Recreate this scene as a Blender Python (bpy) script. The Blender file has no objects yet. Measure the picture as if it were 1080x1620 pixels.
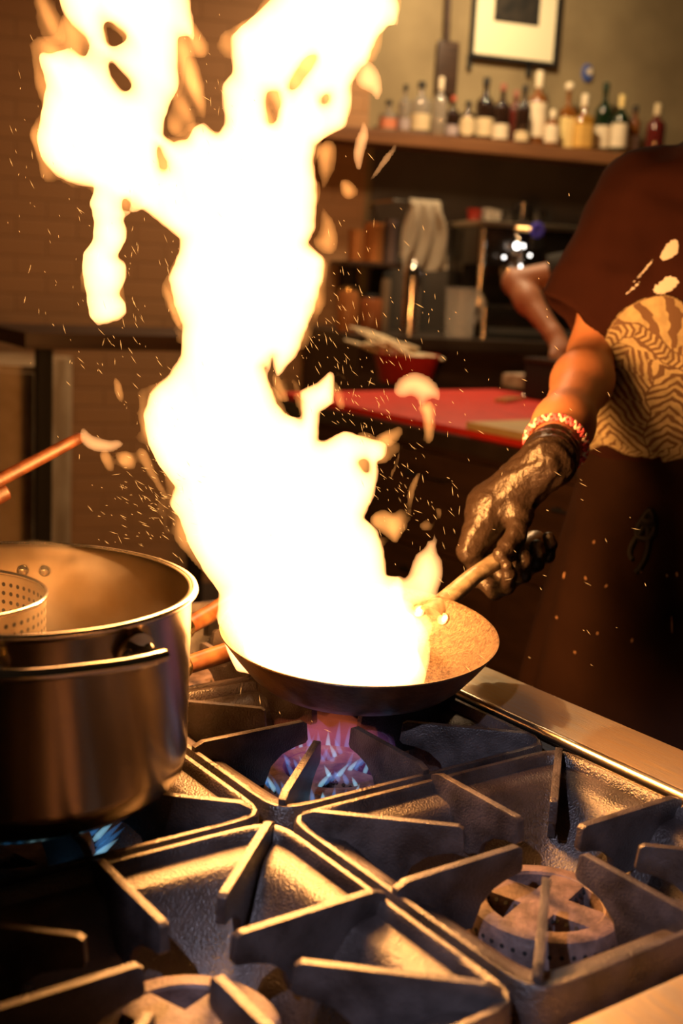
import bpy, bmesh, math, random
import numpy as np
from mathutils import Vector, Matrix, noise as mnoise
from mathutils.bvhtree import BVHTree

SC = bpy.context.scene
COL = SC.collection
random.seed(7)
RNG = np.random.default_rng(11)
PI = math.pi
rad = math.radians
# ------------------------------------------------------------------ camera
# metres; the origin is the point where the four front grates of the range meet,
# z = 0 is the top of the grates (0.92 m above the floor), +Y points to the cook.
FPX = 1915.0
YAW, PITCH, ROLL = 2.5128, 0.1916, 0.0536
CAM = np.array([0.7814, -0.5184, 0.4373])
FW = np.array([math.cos(YAW) * math.cos(PITCH), math.sin(YAW) * math.cos(PITCH), -math.sin(PITCH)])
_r = np.array([math.sin(YAW), -math.cos(YAW), 0.0])
_u = np.cross(_r, FW)
RT = math.cos(ROLL) * _r + math.sin(ROLL) * _u
UP = -math.sin(ROLL) * _r + math.cos(ROLL) * _u
RH = _r                                                    # level "right" as the room is seen
FH = np.array([math.cos(YAW), math.sin(YAW), 0.0])        # level "away"
ZZ = np.array([0.0, 0.0, 1.0])
cam_d = bpy.data.cameras.new('camera')
cam = bpy.data.objects.new('camera', cam_d)
COL.objects.link(cam)
m = Matrix(((RT[0], UP[0], -FW[0], CAM[0]), (RT[1], UP[1], -FW[1], CAM[1]), (RT[2], UP[2], -FW[2], CAM[2]), (0, 0, 0, 1)))
cam.matrix_world = m
cam_d.sensor_fit = 'VERTICAL'
cam_d.sensor_height = 36.0
cam_d.sensor_width = 24.0
cam_d.lens = FPX / 1620 * 36.0
cam_d.clip_start = 0.02
cam_d.dof.use_dof = True
cam_d.dof.focus_distance = 1.2
cam_d.dof.aperture_fstop = 4.6
SC.camera = cam

def at(px, py, d):
    """room position of a survey point: sighting angles from the camera station and its depth"""
    return CAM + d * (FW + (px - 540) / FPX * RT - (py - 810) / FPX * UP)
def on_plane(px, py, p0, n):
    q = FW + (px - 540) / FPX * RT - (py - 810) / FPX * UP
    n = np.asarray(n, float)
    return CAM + q * (((np.asarray(p0, float) - CAM) @ n) / (q @ n))

# ------------------------------------------------------------------ world, light, exposure
SC.view_settings.view_transform = 'Standard'
SC.view_settings.look = 'None'
SC.view_settings.gamma = 1.0
SC.view_settings.exposure = 0.0
SC.view_settings.use_curve_mapping = False
w = bpy.data.worlds.new('room_air')
SC.world = w
w.use_nodes = True
w.node_tree.nodes['Background'].inputs[0].default_value = (1.0, 0.62, 0.32, 1)
w.node_tree.nodes['Background'].inputs[1].default_value = 0.008

def lamp(name, kind, loc, power, color, size=0.05, target=None, spot=None, blend=0.4):
    d = bpy.data.lights.new(name, kind)
    d.energy = power
    d.color = color
    if kind == 'AREA':
        d.size = size
    else:
        d.shadow_soft_size = size
    if kind == 'SPOT':
        d.spot_size = spot
        d.spot_blend = blend
    o = bpy.data.objects.new(name, d)
    COL.objects.link(o)
    o.location = loc
    if target is not None:
        o.rotation_euler = (Vector(target) - Vector(loc)).to_track_quat('-Z', 'Y').to_euler()
    return o
FLASH = CAM - 0.30 * RH + 0.55 * ZZ - 0.1 * FH
# small cool flash, unseen, up and left of the camera
lamp('flash_spot', 'SPOT', FLASH, 56.0, (0.80, 0.77, 1.0), 0.012, (0.205, 0.155, -0.03), rad(27.5), 0.35)
# warm lights of the bar at the back of the room
BARL = at(800, -230, 4.45)
lamp('bar_light', 'AREA', BARL, 25.0, (1.0, 0.74, 0.42), 0.07, at(815, 330, 4.95))
lamp('aisle_light', 'AREA', at(620, -420, 3.6), 24.0, (1.0, 0.60, 0.30), 0.4, at(700, 600, 3.7))
FLAME_L = (1.0, 0.40, 0.095)

# ------------------------------------------------------------------ helpers
def tag(o, label=None, cat=None, group=None, kind=None):
    if label: o['label'] = label
    if cat: o['category'] = cat
    if group: o['group'] = group
    if kind: o['kind'] = kind
    return o
def empty(name, loc=(0, 0, 0), rz=0.0, label=None, cat=None, group=None, mat=None):
    o = bpy.data.objects.new(name, None)
    o.empty_display_size = 0.03
    COL.objects.link(o)
    if mat is not None:
        o.matrix_world = mat
    else:
        o.location = loc
        o.rotation_euler = (0, 0, rz)
    return tag(o, label, cat, group)
def link(name, me, mat=None, parent=None):
    o = bpy.data.objects.new(name, me)
    COL.objects.link(o)
    if mat is not None:
        for q in (mat if isinstance(mat, (list, tuple)) else [mat]):
            me.materials.append(q)
    if parent is not None:
        o.parent = parent
    return o
def obj(name, bm, mat=None, parent=None, smooth=True, ang=38):
    bmesh.ops.recalc_face_normals(bm, faces=bm.faces[:])
    me = bpy.data.meshes.new(name)
    bm.to_mesh(me)
    bm.free()
    if smooth:
        for p in me.polygons: p.use_smooth = True
        try: me.set_sharp_from_angle(angle=rad(ang))
        except Exception: pass
    return link(name, me, mat, parent)
def from_arrays(name, V, F, mat=None, parent=None, smooth=True):
    me = bpy.data.meshes.new(name)
    me.from_pydata([tuple(v) for v in np.asarray(V, float).tolist()], [], [tuple(f) for f in np.asarray(F, int).tolist()])
    me.update()
    if smooth:
        me.polygons.foreach_set('use_smooth', [True] * len(me.polygons))
    return link(name, me, mat, parent)
def copy_tree(o, parent=None):
    c = o.copy()
    COL.objects.link(c)
    c.parent = parent
    for ch in list(o.children):
        copy_tree(ch, c)
    return c
def B():
    return bmesh.new()
def slot(bm, n0, k):
    bm.faces.ensure_lookup_table()
    for f in bm.faces[n0:]: f.material_index = k
def box(bm, lo, hi, bev=0.0, mtx=None, k=0, seg=2):
    n0 = len(bm.faces)
    lo = Vector(lo); hi = Vector(hi)
    t = bmesh.new()
    bmesh.ops.create_cube(t, size=1.0)
    for v in t.verts:
        v.co = Vector([(lo[i] + hi[i]) / 2 + v.co[i] * (hi[i] - lo[i]) for i in range(3)])
    if bev > 0:
        bmesh.ops.bevel(t, geom=t.edges[:], offset=bev, segments=seg, affect='EDGES', profile=0.7)
    if mtx is not None:
        bmesh.ops.transform(t, matrix=mtx, verts=t.verts)
    merge(bm, t, k)
def merge(bm, t, k=0):
    vm = {}
    for v in t.verts: vm[v] = bm.verts.new(v.co)
    for f in t.faces:
        try:
            nf = bm.faces.new([vm[v] for v in f.verts])
            nf.material_index = k
        except ValueError:
            pass
    t.free()
def lathe(bm, prof, n=48, mtx=None, k=0, close=False):
    """prof: list of (r, z). r=0 gives a pole"""
    t = bmesh.new()
    rings = []
    for r, z in prof:
        if r <= 1e-6: rings.append([t.verts.new((0, 0, z))])
        else: rings.append([t.verts.new((r * math.cos(2 * PI * i / n), r * math.sin(2 * PI * i / n), z)) for i in range(n)])
    pairs = list(zip(rings[:-1], rings[1:]))
    if close: pairs.append((rings[-1], rings[0]))
    for a, b in pairs:
        for i in range(n):
            j = (i + 1) % n
            if len(a) == 1 and len(b) == 1: continue
            if len(a) == 1: t.faces.new((a[0], b[j], b[i]))
            elif len(b) == 1: t.faces.new((a[i], a[j], b[0]))
            else: t.faces.new((a[i], a[j], b[j], b[i]))
    if mtx is not None: bmesh.ops.transform(t, matrix=mtx, verts=t.verts)
    merge(bm, t, k)
def tube(bm, pts, rr, n=12, k=0, caps=True, flat=None):
    """swept round tube through pts; rr a radius or a list; flat=(direction, factor) squashes it"""
    pts = [Vector(p) for p in pts]
    if not hasattr(rr, '__len__'): rr = [rr] * len(pts)
    t = bmesh.new()
    rings = []
    prev = None
    for i, p in enumerate(pts):
        if i == 0: tg = pts[1] - pts[0]
        elif i == len(pts) - 1: tg = pts[-1] - pts[-2]
        else: tg = (pts[i + 1] - pts[i]).normalized() + (pts[i] - pts[i - 1]).normalized()
        tg.normalize()
        if prev is None:
            a = Vector((0, 0, 1)) if abs(tg.z) < 0.9 else Vector((1, 0, 0))
            nx = tg.cross(a).normalized()
        else:
            nx = (prev - tg * prev.dot(tg)).normalized()
        prev = nx
        ny = tg.cross(nx)
        ring = []
        for q in range(n):
            c = nx * math.cos(2 * PI * q / n) + ny * math.sin(2 * PI * q / n)
            if flat is not None:
                fd = Vector(flat[0]); c = c - fd * c.dot(fd) * (1 - flat[1])
            ring.append(t.verts.new(p + c * rr[i]))
        rings.append(ring)
    for a, b in zip(rings[:-1], rings[1:]):
        for i in range(n):
            j = (i + 1) % n
            t.faces.new((a[i], a[j], b[j], b[i]))
    if caps:
        t.faces.new(rings[0][::-1]); t.faces.new(rings[-1])
    merge(bm, t, k)
def prism(bm, poly, y0, y1, mtx=None, bev=0.0, k=0):
    """poly in the local x-z plane, extruded along local y"""
    t = bmesh.new()
    a = [t.verts.new((x, y0, z)) for x, z in poly]
    b = [t.verts.new((x, y1, z)) for x, z in poly]
    n = len(poly)
    t.faces.new(a); t.faces.new(b[::-1])
    for i in range(n):
        j = (i + 1) % n
        t.faces.new((a[i], b[i], b[j], a[j]))
    bmesh.ops.recalc_face_normals(t, faces=t.faces[:])
    if bev: bmesh.ops.bevel(t, geom=t.edges[:], offset=bev, segments=2, affect='EDGES', profile=0.7)
    if mtx is not None: bmesh.ops.transform(t, matrix=mtx, verts=t.verts)
    merge(bm, t, k)
def frame(o, x, y, z):
    return Matrix(((x[0], y[0], z[0], o[0]), (x[1], y[1], z[1], o[1]), (x[2], y[2], z[2], o[2]), (0, 0, 0, 1)))
def unit(v):
    v = np.asarray(v, float)
    return v / np.linalg.norm(v)
def basis(x, up=(0, 0, 1)):
    x = unit(x); y = unit(np.cross(up, x)); return x, y, np.cross(x, y)

# ---- implicit surfaces
def surface_nets(F, lo, h):
    s = F < 0
    nx, ny, nz = F.shape
    offs = [(i, j, k) for i in (0, 1) for j in (0, 1) for k in (0, 1)]
    cv = {o: F[o[0]:nx - 1 + o[0], o[1]:ny - 1 + o[1], o[2]:nz - 1 + o[2]] for o in offs}
    cs = sum((cv[o] < 0).astype(np.int8) for o in offs)
    act = (cs > 0) & (cs < 8)
    ijk = np.argwhere(act)
    idx = -np.ones(act.shape, int)
    idx[act] = np.arange(len(ijk))
    acc = np.zeros((len(ijk), 3)); cnt = np.zeros(len(ijk))
    for a in offs:
        for ax in range(3):
            if a[ax]: continue
            b = list(a); b[ax] = 1; b = tuple(b)
            fa = cv[a][act]; fb = cv[b][act]
            mk = (fa < 0) != (fb < 0)
            t = np.where(mk, fa / np.where(mk, fa - fb, 1), 0)
            p = np.array(a, float)[None, :] + np.zeros((len(ijk), 3))
            p[:, ax] += t
            acc[mk] += p[mk]; cnt[mk] += 1
    V = np.asarray(lo) + h * (ijk + acc / cnt[:, None])
    Fs = []
    for ax in range(3):
        o1, o2 = [q for q in range(3) if q != ax]
        sl0 = [slice(None)] * 3; sl1 = [slice(None)] * 3
        sl0[ax] = slice(0, -1); sl1[ax] = slice(1, None)
        d = s[tuple(sl0)] != s[tuple(sl1)]
        e = np.argwhere(d)
        lim = np.array(act.shape)
        e = e[(e[:, o1] >= 1) & (e[:, o2] >= 1) & (e[:, o1] < lim[o1]) & (e[:, o2] < lim[o2])]
        q = []
        for da, db in ((1, 1), (0, 1), (0, 0), (1, 0)):
            c = e.copy(); c[:, o1] -= da; c[:, o2] -= db
            q.append(idx[c[:, 0], c[:, 1], c[:, 2]])
        q = np.stack(q, 1)
        flip = s[e[:, 0], e[:, 1], e[:, 2]]
        if ax == 1: flip = ~flip
        q[~flip] = q[~flip][:, ::-1]
        Fs.append(q)
    return V, np.concatenate(Fs)
def sdf_mesh(name, fn, lo, hi, h, mat=None, parent=None):
    lo = np.asarray(lo, float); hi = np.asarray(hi, float)
    n = np.ceil((hi - lo) / h).astype(int) + 1
    xs = [lo[i] + h * np.arange(n[i]) for i in range(3)]
    F = np.empty(tuple(n))
    for i in range(n[0]):
        g = np.stack(np.meshgrid(xs[0][i:i + 1], xs[1], xs[2], indexing='ij'), -1).reshape(-1, 3)
        F[i] = fn(g).reshape(n[1], n[2])
    V, Fc = surface_nets(F, lo, h)
    return from_arrays(name, V, Fc, mat, parent)
def cone_sdf(p, a, b, r0, r1):
    a = np.asarray(a, float); b = np.asarray(b, float)
    ba = b - a
    t = np.clip(((p - a) @ ba) / (ba @ ba), 0, 1)
    return np.linalg.norm(p - a - t[:, None] * ba, axis=1) - (r0 + (r1 - r0) * t)
def ell_sdf(p, c, r, ax=None):
    q = p - np.asarray(c, float)
    if ax is not None: q = q @ np.asarray(ax, float).T
    r = np.asarray(r, float)
    k0 = np.linalg.norm(q / r, axis=1); k1 = np.linalg.norm(q / (r * r), axis=1)
    return k0 * (k0 - 1) / np.maximum(k1, 1e-9)
def smin(a, b, k):
    h = np.clip(0.5 + 0.5 * (b - a) / k, 0, 1)
    return b * (1 - h) + a * h - k * h * (1 - h)
def chain(p, pts, rs, k=0.012):
    d = None
    for i in range(len(pts) - 1):
        c = cone_sdf(p, pts[i], pts[i + 1], rs[i], rs[i + 1])
        d = c if d is None else smin(d, c, k)
    return d
def wob(p, f, s=0.0):
    """smooth pseudo-noise from a few sines, about -1..1"""
    x, y, z = p[:, 0] * f, p[:, 1] * f, p[:, 2] * f
    return (np.sin(x * 1.7 + 2.1 * np.sin(y * 1.1 + s) + s) + np.sin(y * 1.9 + 1.7 * np.sin(z * 1.3 + 2 * s)) + np.sin(z * 1.5 + 1.9 * np.sin(x * 0.9 - s))) / 3

# ---- materials
def mat(name, col, rough=0.5, metal=0.0, bump=0.0, bscale=60.0, var=0.0, vscale=8.0, col2=None, spec=0.5, trans=0.0,
        coat=0.0, rvar=0.0, stretch=None, aniso=0.0, ior=1.45, sheen=0.0, sss=0.0, detail=5.0, lo=0.38, hi=0.62, alpha=1.0):
    M = bpy.data.materials.new(name)
    M.use_nodes = True
    nt = M.node_tree; N = nt.nodes; L = nt.links
    b = N['Principled BSDF']
    b.inputs['Base Color'].default_value = (*col, 1)
    b.inputs['Roughness'].default_value = rough
    b.inputs['Metallic'].default_value = metal
    b.inputs['Specular IOR Level'].default_value = spec
    b.inputs['Transmission Weight'].default_value = trans
    b.inputs['Coat Weight'].default_value = coat
    b.inputs['IOR'].default_value = ior
    b.inputs['Sheen Weight'].default_value = sheen
    b.inputs['Alpha'].default_value = alpha
    if sss:
        b.inputs['Subsurface Weight'].default_value = sss
        b.inputs['Subsurface Radius'].default_value = (0.01, 0.004, 0.002)
    if aniso:
        b.inputs['Anisotropic'].default_value = aniso
        tn = N.new('ShaderNodeTangent'); tn.direction_type = 'RADIAL'; tn.axis = 'Z'
        L.new(tn.outputs[0], b.inputs['Tangent'])
    tc = N.new('ShaderNodeTexCoord')
    src = tc.outputs['Object']
    if stretch is not None:
        mp = N.new('ShaderNodeMapping'); mp.inputs['Scale'].default_value = stretch
        L.new(src, mp.inputs[0]); src = mp.outputs[0]
    if var or col2 is not None:
        nz = N.new('ShaderNodeTexNoise'); nz.inputs['Scale'].default_value = vscale; nz.inputs['Detail'].default_value = detail
        L.new(src, nz.inputs['Vector'])
        rp = N.new('ShaderNodeValToRGB')
        rp.color_ramp.elements[0].position = lo; rp.color_ramp.elements[1].position = hi
        c2 = col2 if col2 is not None else tuple(c * (1 - var) for c in col)
        rp.color_ramp.elements[0].color = (*c2, 1); rp.color_ramp.elements[1].color = (*col, 1)
        L.new(nz.outputs[0], rp.inputs[0]); L.new(rp.outputs[0], b.inputs['Base Color'])
        if rvar:
            mr = N.new('ShaderNodeMapRange')
            mr.inputs[3].default_value = max(0.02, rough - rvar); mr.inputs[4].default_value = rough + rvar
            L.new(nz.outputs[0], mr.inputs[0]); L.new(mr.outputs[0], b.inputs['Roughness'])
    if bump:
        nb = N.new('ShaderNodeTexNoise'); nb.inputs['Scale'].default_value = bscale; nb.inputs['Detail'].default_value = 4
        L.new(src, nb.inputs['Vector'])
        bp = N.new('ShaderNodeBump'); bp.inputs['Strength'].default_value = min(1.0, bump); bp.inputs['Distance'].default_value = 0.002
        L.new(nb.outputs[0], bp.inputs['Height']); L.new(bp.outputs[0], b.inputs['Normal'])
    return M
def fire_mat(name, col, dens):
    """glowing gas: a closed body that emits through its volume"""
    M = bpy.data.materials.new(name); M.use_nodes = True
    N = M.node_tree.nodes; N.remove(N['Principled BSDF'])
    e = N.new('ShaderNodeEmission'); e.inputs[0].default_value = (*col, 1); e.inputs[1].default_value = dens
    M.node_tree.links.new(e.outputs[0], N['Material Output'].inputs['Volume'])
    return M
def glow_mat(name, col, s):
    M = bpy.data.materials.new(name); M.use_nodes = True
    N = M.node_tree.nodes; N.remove(N['Principled BSDF'])
    e = N.new('ShaderNodeEmission'); e.inputs[0].default_value = (*col, 1); e.inputs[1].default_value = s
    M.node_tree.links.new(e.outputs[0], N['Material Output'].inputs['Surface'])
    return M

M_iron = mat('cast_iron', (0.064, 0.053, 0.053), 0.33, 0.0, 0.5, 520, col2=(0.022, 0.017, 0.016), vscale=30, rvar=0.12, spec=0.6)
M_iron_bowl = mat('greasy_iron', (0.056, 0.043, 0.041), 0.30, 0.0, 0.6, 520, col2=(0.018, 0.013, 0.012), vscale=20, rvar=0.10, spec=1.0)
M_burner = mat('burner_iron', (0.15, 0.105, 0.098), 0.6, 0.0, 0.4, 300, col2=(0.065, 0.045, 0.043), vscale=60)
M_port = mat('burner_port_shadow', (0.01, 0.009, 0.009), 0.9)
M_enamel = mat('range_black_steel', (0.018, 0.016, 0.015), 0.45, 0.3, 0.2, 200)
M_rail = mat('brushed_rail_steel', (0.58, 0.44, 0.25), 0.44, 0.85, 0.25, 90, col2=(0.56, 0.46, 0.32), vscale=26, rvar=0.10, stretch=(0.6, 8, 8))
M_pot = mat('brushed_pot_steel', (0.46, 0.38, 0.24), 0.22, 1.0, 0.06, 40, col2=(0.34, 0.27, 0.16), vscale=9, rvar=0.05, stretch=(1, 1, 0.12), aniso=0.12)
M_potin = mat('pot_inner_steel', (0.42, 0.34, 0.24), 0.34, 1.0, 0.1, 60, var=0.25, vscale=9)
M_bright = mat('polished_steel', (0.78, 0.72, 0.64), 0.16, 1.0, 0.03, 60)
M_panin = mat('seasoned_pan_steel', (0.085, 0.055, 0.030), 0.55, 0.4, 0.6, 420, col2=(0.036, 0.022, 0.011), vscale=230, rvar=0.1, detail=3)
M_panout = mat('sooty_pan_steel', (0.16, 0.085, 0.042), 0.34, 0.5, 0.25, 150, col2=(0.055, 0.030, 0.016), vscale=22, rvar=0.12)
M_handle = mat('worn_handle_steel', (0.50, 0.42, 0.31), 0.36, 0.75, 0.2, 260, col2=(0.30, 0.24, 0.17), vscale=90, rvar=0.1)
M_wood = mat('varnished_wood', (0.075, 0.024, 0.008), 0.45, 0, 0.2, 60, col2=(0.04, 0.012, 0.004), vscale=14, stretch=(6, 6, 1))
M_olive = mat('olive_wood', (0.17, 0.075, 0.028), 0.35, 0, 0.1, 60, col2=(0.07, 0.022, 0.008), vscale=35)
M_brass = mat('brass_ferrule', (0.80, 0.60, 0.28), 0.25, 1.0)
M_black = mat('black_shade', (0.01, 0.009, 0.008), 0.7)

# ------------------------------------------------------------------ setting
TW = unit([0.300, 0.954, 0.0]); NW = np.array([TW[1], -TW[0], 0.0])     # wall tangent and its normal into the room
W0 = np.array([-3.39, 2.60, 0.0]) - 0.20 * NW
FLOOR = -0.92
WALLM = frame(W0, TW, NW, ZZ)                         # local x along the wall, y into the room, z up
def wallpt(px, py, off=0.0):
    p = on_plane(px, py, W0 + off * NW, NW) - W0
    return float(p @ TW), float(p[2])
M_wall = mat('ochre_plaster', (0.31, 0.235, 0.125), 0.85, 0, 0.3, 9, col2=(0.20, 0.145, 0.075), vscale=2.2, detail=6)
M_brickpaint = mat('painted_lower_wall', (0.105, 0.082, 0.064), 0.6, 0, 0.25, 12, var=0.3, vscale=3)
M_floor = mat('dark_floor_tile', (0.045, 0.036, 0.03), 0.4, 0, 0.2, 30, var=0.4, vscale=3)
def brick_mat():
    M = mat('haze_toned_brick', (0.17, 0.115, 0.075), 0.7)
    nt = M.node_tree; N = nt.nodes; L = nt.links
    br = N.new('ShaderNodeTexBrick')
    br.inputs['Color1'].default_value = (0.41, 0.215, 0.093, 1); br.inputs['Color2'].default_value = (0.385, 0.20, 0.087, 1)  # brick colours raised to orange, standing in for fire-lit haze
    br.inputs['Mortar'].default_value = (0.345, 0.18, 0.078, 1)
    br.inputs['Scale'].default_value = 1.0; br.inputs['Brick Width'].default_value = 0.24; br.inputs['Row Height'].default_value = 0.075
    br.inputs['Mortar Size'].default_value = 0.006; br.inputs['Mortar Smooth'].default_value = 0.5
    mp = N.new('ShaderNodeMapping'); mp.inputs['Rotation'].default_value = (rad(-90), 0, 0)
    tc = N.new('ShaderNodeTexCoord')
    L.new(tc.outputs['Object'], mp.inputs[0]); L.new(mp.outputs[0], br.inputs[0]); L.new(br.outputs['Color'], N['Principled BSDF'].inputs['Base Color'])
    bp = N.new('ShaderNodeBump'); bp.inputs['Strength'].default_value = 0.5; bp.inputs['Distance'].default_value = 0.004; bp.invert = True
    L.new(br.outputs['Fac'], bp.inputs['Height']); L.new(bp.outputs[0], N['Principled BSDF'].inputs['Normal'])
    return M
M_brick = brick_mat()
bm = B(); box(bm, (-6, -3, FLOOR - 0.1), (4, 8, FLOOR)); tag(obj('floor', bm, M_floor, smooth=False), kind='structure')
xsplit = wallpt(585, 150)[0]
zs = float(at(790, 222, 5.15)[2])                                # shelf height
def wall_piece(name, x0, x1, z0, z1, m, y0=-0.12, y1=0.0):
    bm = B(); box(bm, (x0, y0, z0), (x1, y1, z1))
    o = obj(name, bm, m, smooth=False); o.matrix_world = WALLM
    return tag(o, kind='structure')
wall_piece('wall_back', xsplit, 4.5, FLOOR, 2.1, M_wall)
wall_piece('wall_left', -4.2, xsplit, FLOOR, 2.1, M_brick)
wall_piece('trim_1', xsplit + 0.03, 4.4, FLOOR, zs - 0.05, M_brickpaint, 0.0, 0.012)    # the darker painted lower wall

# ------------------------------------------------------------------ the range
rg = empty('gas_range', (-0.28, 0.03, FLOOR), 0, 'long black gas range with a stainless steel front rail', 'stove')
def R(name, bm, m, parent=None, **k):
    o = obj(name, bm, m, parent or rg, **k)
    if parent is None: o.location = (0.28, -0.03, -FLOOR)
    return o
bm = B()
box(bm, (-0.66, -0.36, FLOOR + 0.12), (0.40, 0.415, -0.125), 0.004)
box(bm, (-0.66, -0.36, -0.125), (-0.62, 0.333, -0.02), 0.003)
box(bm, (-0.66, -0.36, -0.125), (0.40, -0.338, -0.02), 0.003)
box(bm, (0.312, -0.338, -0.125), (0.333, 0.333, -0.03), 0.002)
R('body', bm, M_enamel)
bm = B(); 
for x in (-0.6, 0.33):
    for y in (-0.3, 0.33):
        b2 = B(); lathe(b2, [(0, FLOOR), (0.03, FLOOR), (0.03, FLOOR + 0.03), (0.02, FLOOR + 0.04), (0.02, FLOOR + 0.125), (0, FLOOR + 0.125)], 16, Matrix.Translation((x, y, 0)))
        R('foot', b2, M_bright)
bm.free()
bm = B()
box(bm, (-0.66, 0.345, -0.20), (0.42, 0.424, 0.000), 0.004)
R('front_rail', bm, M_rail)
bm = B(); tube(bm, [(-0.66, 0.3395, -0.004), (0.42, 0.3395, -0.004)], 0.0058, 14)
R('rail_edge', bm, mat('rail_edge_steel', (0.80, 0.70, 0.55), 0.28, 1.0, 0.1, 80))
bm = B(); box(bm, (0.3345, -0.36, -0.12), (0.415, 0.332, -0.001), 0.004)
R('end_rail', bm, M_rail)
for i in range(6):
    b2 = B(); x = -0.58 + i * 0.17
    lathe(b2, [(0, 0.03), (0.016, 0.03), (0.022, 0.02), (0.024, 0.0), (0, 0)], 24, Matrix.Translation((x, 0.424, -0.11)) @ Matrix.Rotation(-PI / 2, 4, 'X'))
    box(b2, (x - 0.003, 0.452, -0.13), (x + 0.003, 0.460, -0.09), 0.001)
    R('control_knob', b2, M_black)
b2 = B(); box(b2, (-0.62, 0.415, -0.78), (0.12, 0.432, -0.27), 0.006); dr = R('oven_door', b2, M_enamel)
b2 = B(); tube(b2, [(-0.55, 0.43, -0.33), (-0.55, 0.47, -0.33), (0.05, 0.47, -0.33), (0.05, 0.43, -0.33)], 0.009); obj('door_handle', b2, M_bright, dr)

HA, HB = 0.1495, 0.1615                     # half sizes of one grate
BRZ = -0.052
def sq(th, a, b, rr):
    """rounded rectangle outline point at angle th"""
    c, s = math.cos(th), math.sin(th)
    p = 14.0 if rr < 0.5 else 2.0
    k = (abs(c / a) ** p + abs(s / b) ** p) ** (-1 / p)
    return c * k, s * k
def grate_frame():
    n = 128
    bm = B()
    prof = [  # (inset from the outer edge 0..1 towards the round opening, z)
        ('sq', 0.0, -0.060), ('sq', 0.0, -0.006), ('sq', 0.0015, -0.003), ('sq', 0.006, -0.003), ('sq', 0.0085, -0.006), ('sq', 0.0105, -0.013), ('sq', 0.026, -0.0155),
        ('mix', 0.10, -0.0175), ('mix', 0.22, -0.025), ('mix', 0.38, -0.038), ('mix', 0.56, -0.052), ('mix', 0.76, -0.066), ('mix', 1.0, -0.080), ('mix', 1.0, -0.090)]
    rings = []
    for kind, v, z in prof:
        ring = []
        for i in range(n):
            th = 2 * PI * (i + 0.5) / n
            if kind == 'sq': x, y = sq(th, HA - v, HB - v, 0)
            else:
                x0, y0 = sq(th, HA - 0.026, HB - 0.026, 0)
                x1, y1 = 0.080 * math.cos(th), 0.080 * math.sin(th)
                x, y = x0 + (x1 - x0) * v, y0 + (y1 - y0) * v
            ring.append(bm.verts.new((x, y, z)))
        rings.append(ring)
    for a, b in zip(rings[:-1], rings[1:]):
        for i in range(n):
            j = (i + 1) % n
            bm.faces.new((a[i], a[j], b[j], b[i]))
    # underside so the sheet has a thickness
    under = [[bm.verts.new((v.co.x * 0.985, v.co.y * 0.985, v.co.z - 0.006)) for v in r] for r in rings[5:]]
    for a, b in zip(under[:-1], under[1:]):
        for i in range(n):
            j = (i + 1) % n
            bm.faces.new((a[i], b[i], b[j], a[j]))
    for i in range(n):
        j = (i + 1) % n
        bm.faces.new((rings[-1][i], rings[-1][j], under[-1][j], under[-1][i]))
        bm.faces.new((rings[0][i], under[0][i], under[0][j], rings[0][j]))
    return bm
def finger_bm(th, length_to, corner):
    """upright iron plate from the frame towards the burner, cut away under its tip"""
    x0, y0 = sq(th, HA - 0.002, HB - 0.002, 0)
    if corner:
        sx, sy = (1 if math.cos(th) > 0 else -1), (1 if math.sin(th) > 0 else -1)
        x0, y0 = sx * (HA - 0.012), sy * (HB - 0.012)
    d = math.hypot(x0, y0); L = d - length_to
    ux, uy = -x0 / d, -y0 / d
    poly = [(0.0, 0.0015), (0.010, 0.0055), (L - 0.004, 0.0055), (L, 0.003), (L + 0.002, -0.0145), (L - 0.001, -0.0175), (L - 0.014, -0.0195), (L - 0.028, -0.024), (L - 0.040, -0.034), (L - 0.047, -0.052)]
    poly += [(0.052 if corner else 0.042, -0.050), (0.030, -0.028), (0.010, -0.0165), (0.0, -0.014)]
    bm = B()
    mtx = frame((x0, y0, 0), (ux, uy, 0), (-uy, ux, 0), (0, 0, 1))
    prism(bm, poly, -0.0035, 0.0035, mtx, 0.0012)
    return bm
grates = []
def grate(i, cx, cy, label, first=None):
    if first is None:
        g = empty('stove_grate', (cx, cy, 0))
        obj('frame', grate_frame(), M_iron_bowl, g, ang=50)
        cth = math.atan2(HB, HA)
        for q in range(4):
            obj('finger', finger_bm(q * PI / 2, 0.034, False), M_iron, g)
        for th in (cth, PI - cth, PI + cth, -cth):
            obj('finger', finger_bm(th, 0.070, True), M_iron, g)
    else:
        g = copy_tree(first); g.location = (cx, cy, 0)
    return tag(g, label, 'grate', 'cast iron grates of the range')
GC = {'fr': (0.1525, 0.1645), 'pan': (-0.1525, 0.1645), 'fl': (0.1525, -0.1645), 'pot': (-0.1525, -0.1645), 'bk': (-0.4575, 0.1645), 'bl': (-0.4575, -0.1645)}
g0 = grate(0, *GC['fr'], 'black cast iron grate over the unlit burner beside the stainless front rail')
grate(1, *GC['pan'], 'cast iron grate over the burning blue jets, under the flaming frying pan', g0)
grate(2, *GC['fl'], 'dark cast iron grate in the near left corner, in front of the stockpot', g0)
grate(3, *GC['pot'], 'cast iron grate that carries the big steel stockpot', g0)
grate(4, *GC['bk'], 'cast iron grate behind the frying pan with wooden handles lying over it', g0)
grate(5, *GC['bl'], 'cast iron grate behind the big stockpot, carrying the small saucepan', g0)

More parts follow.
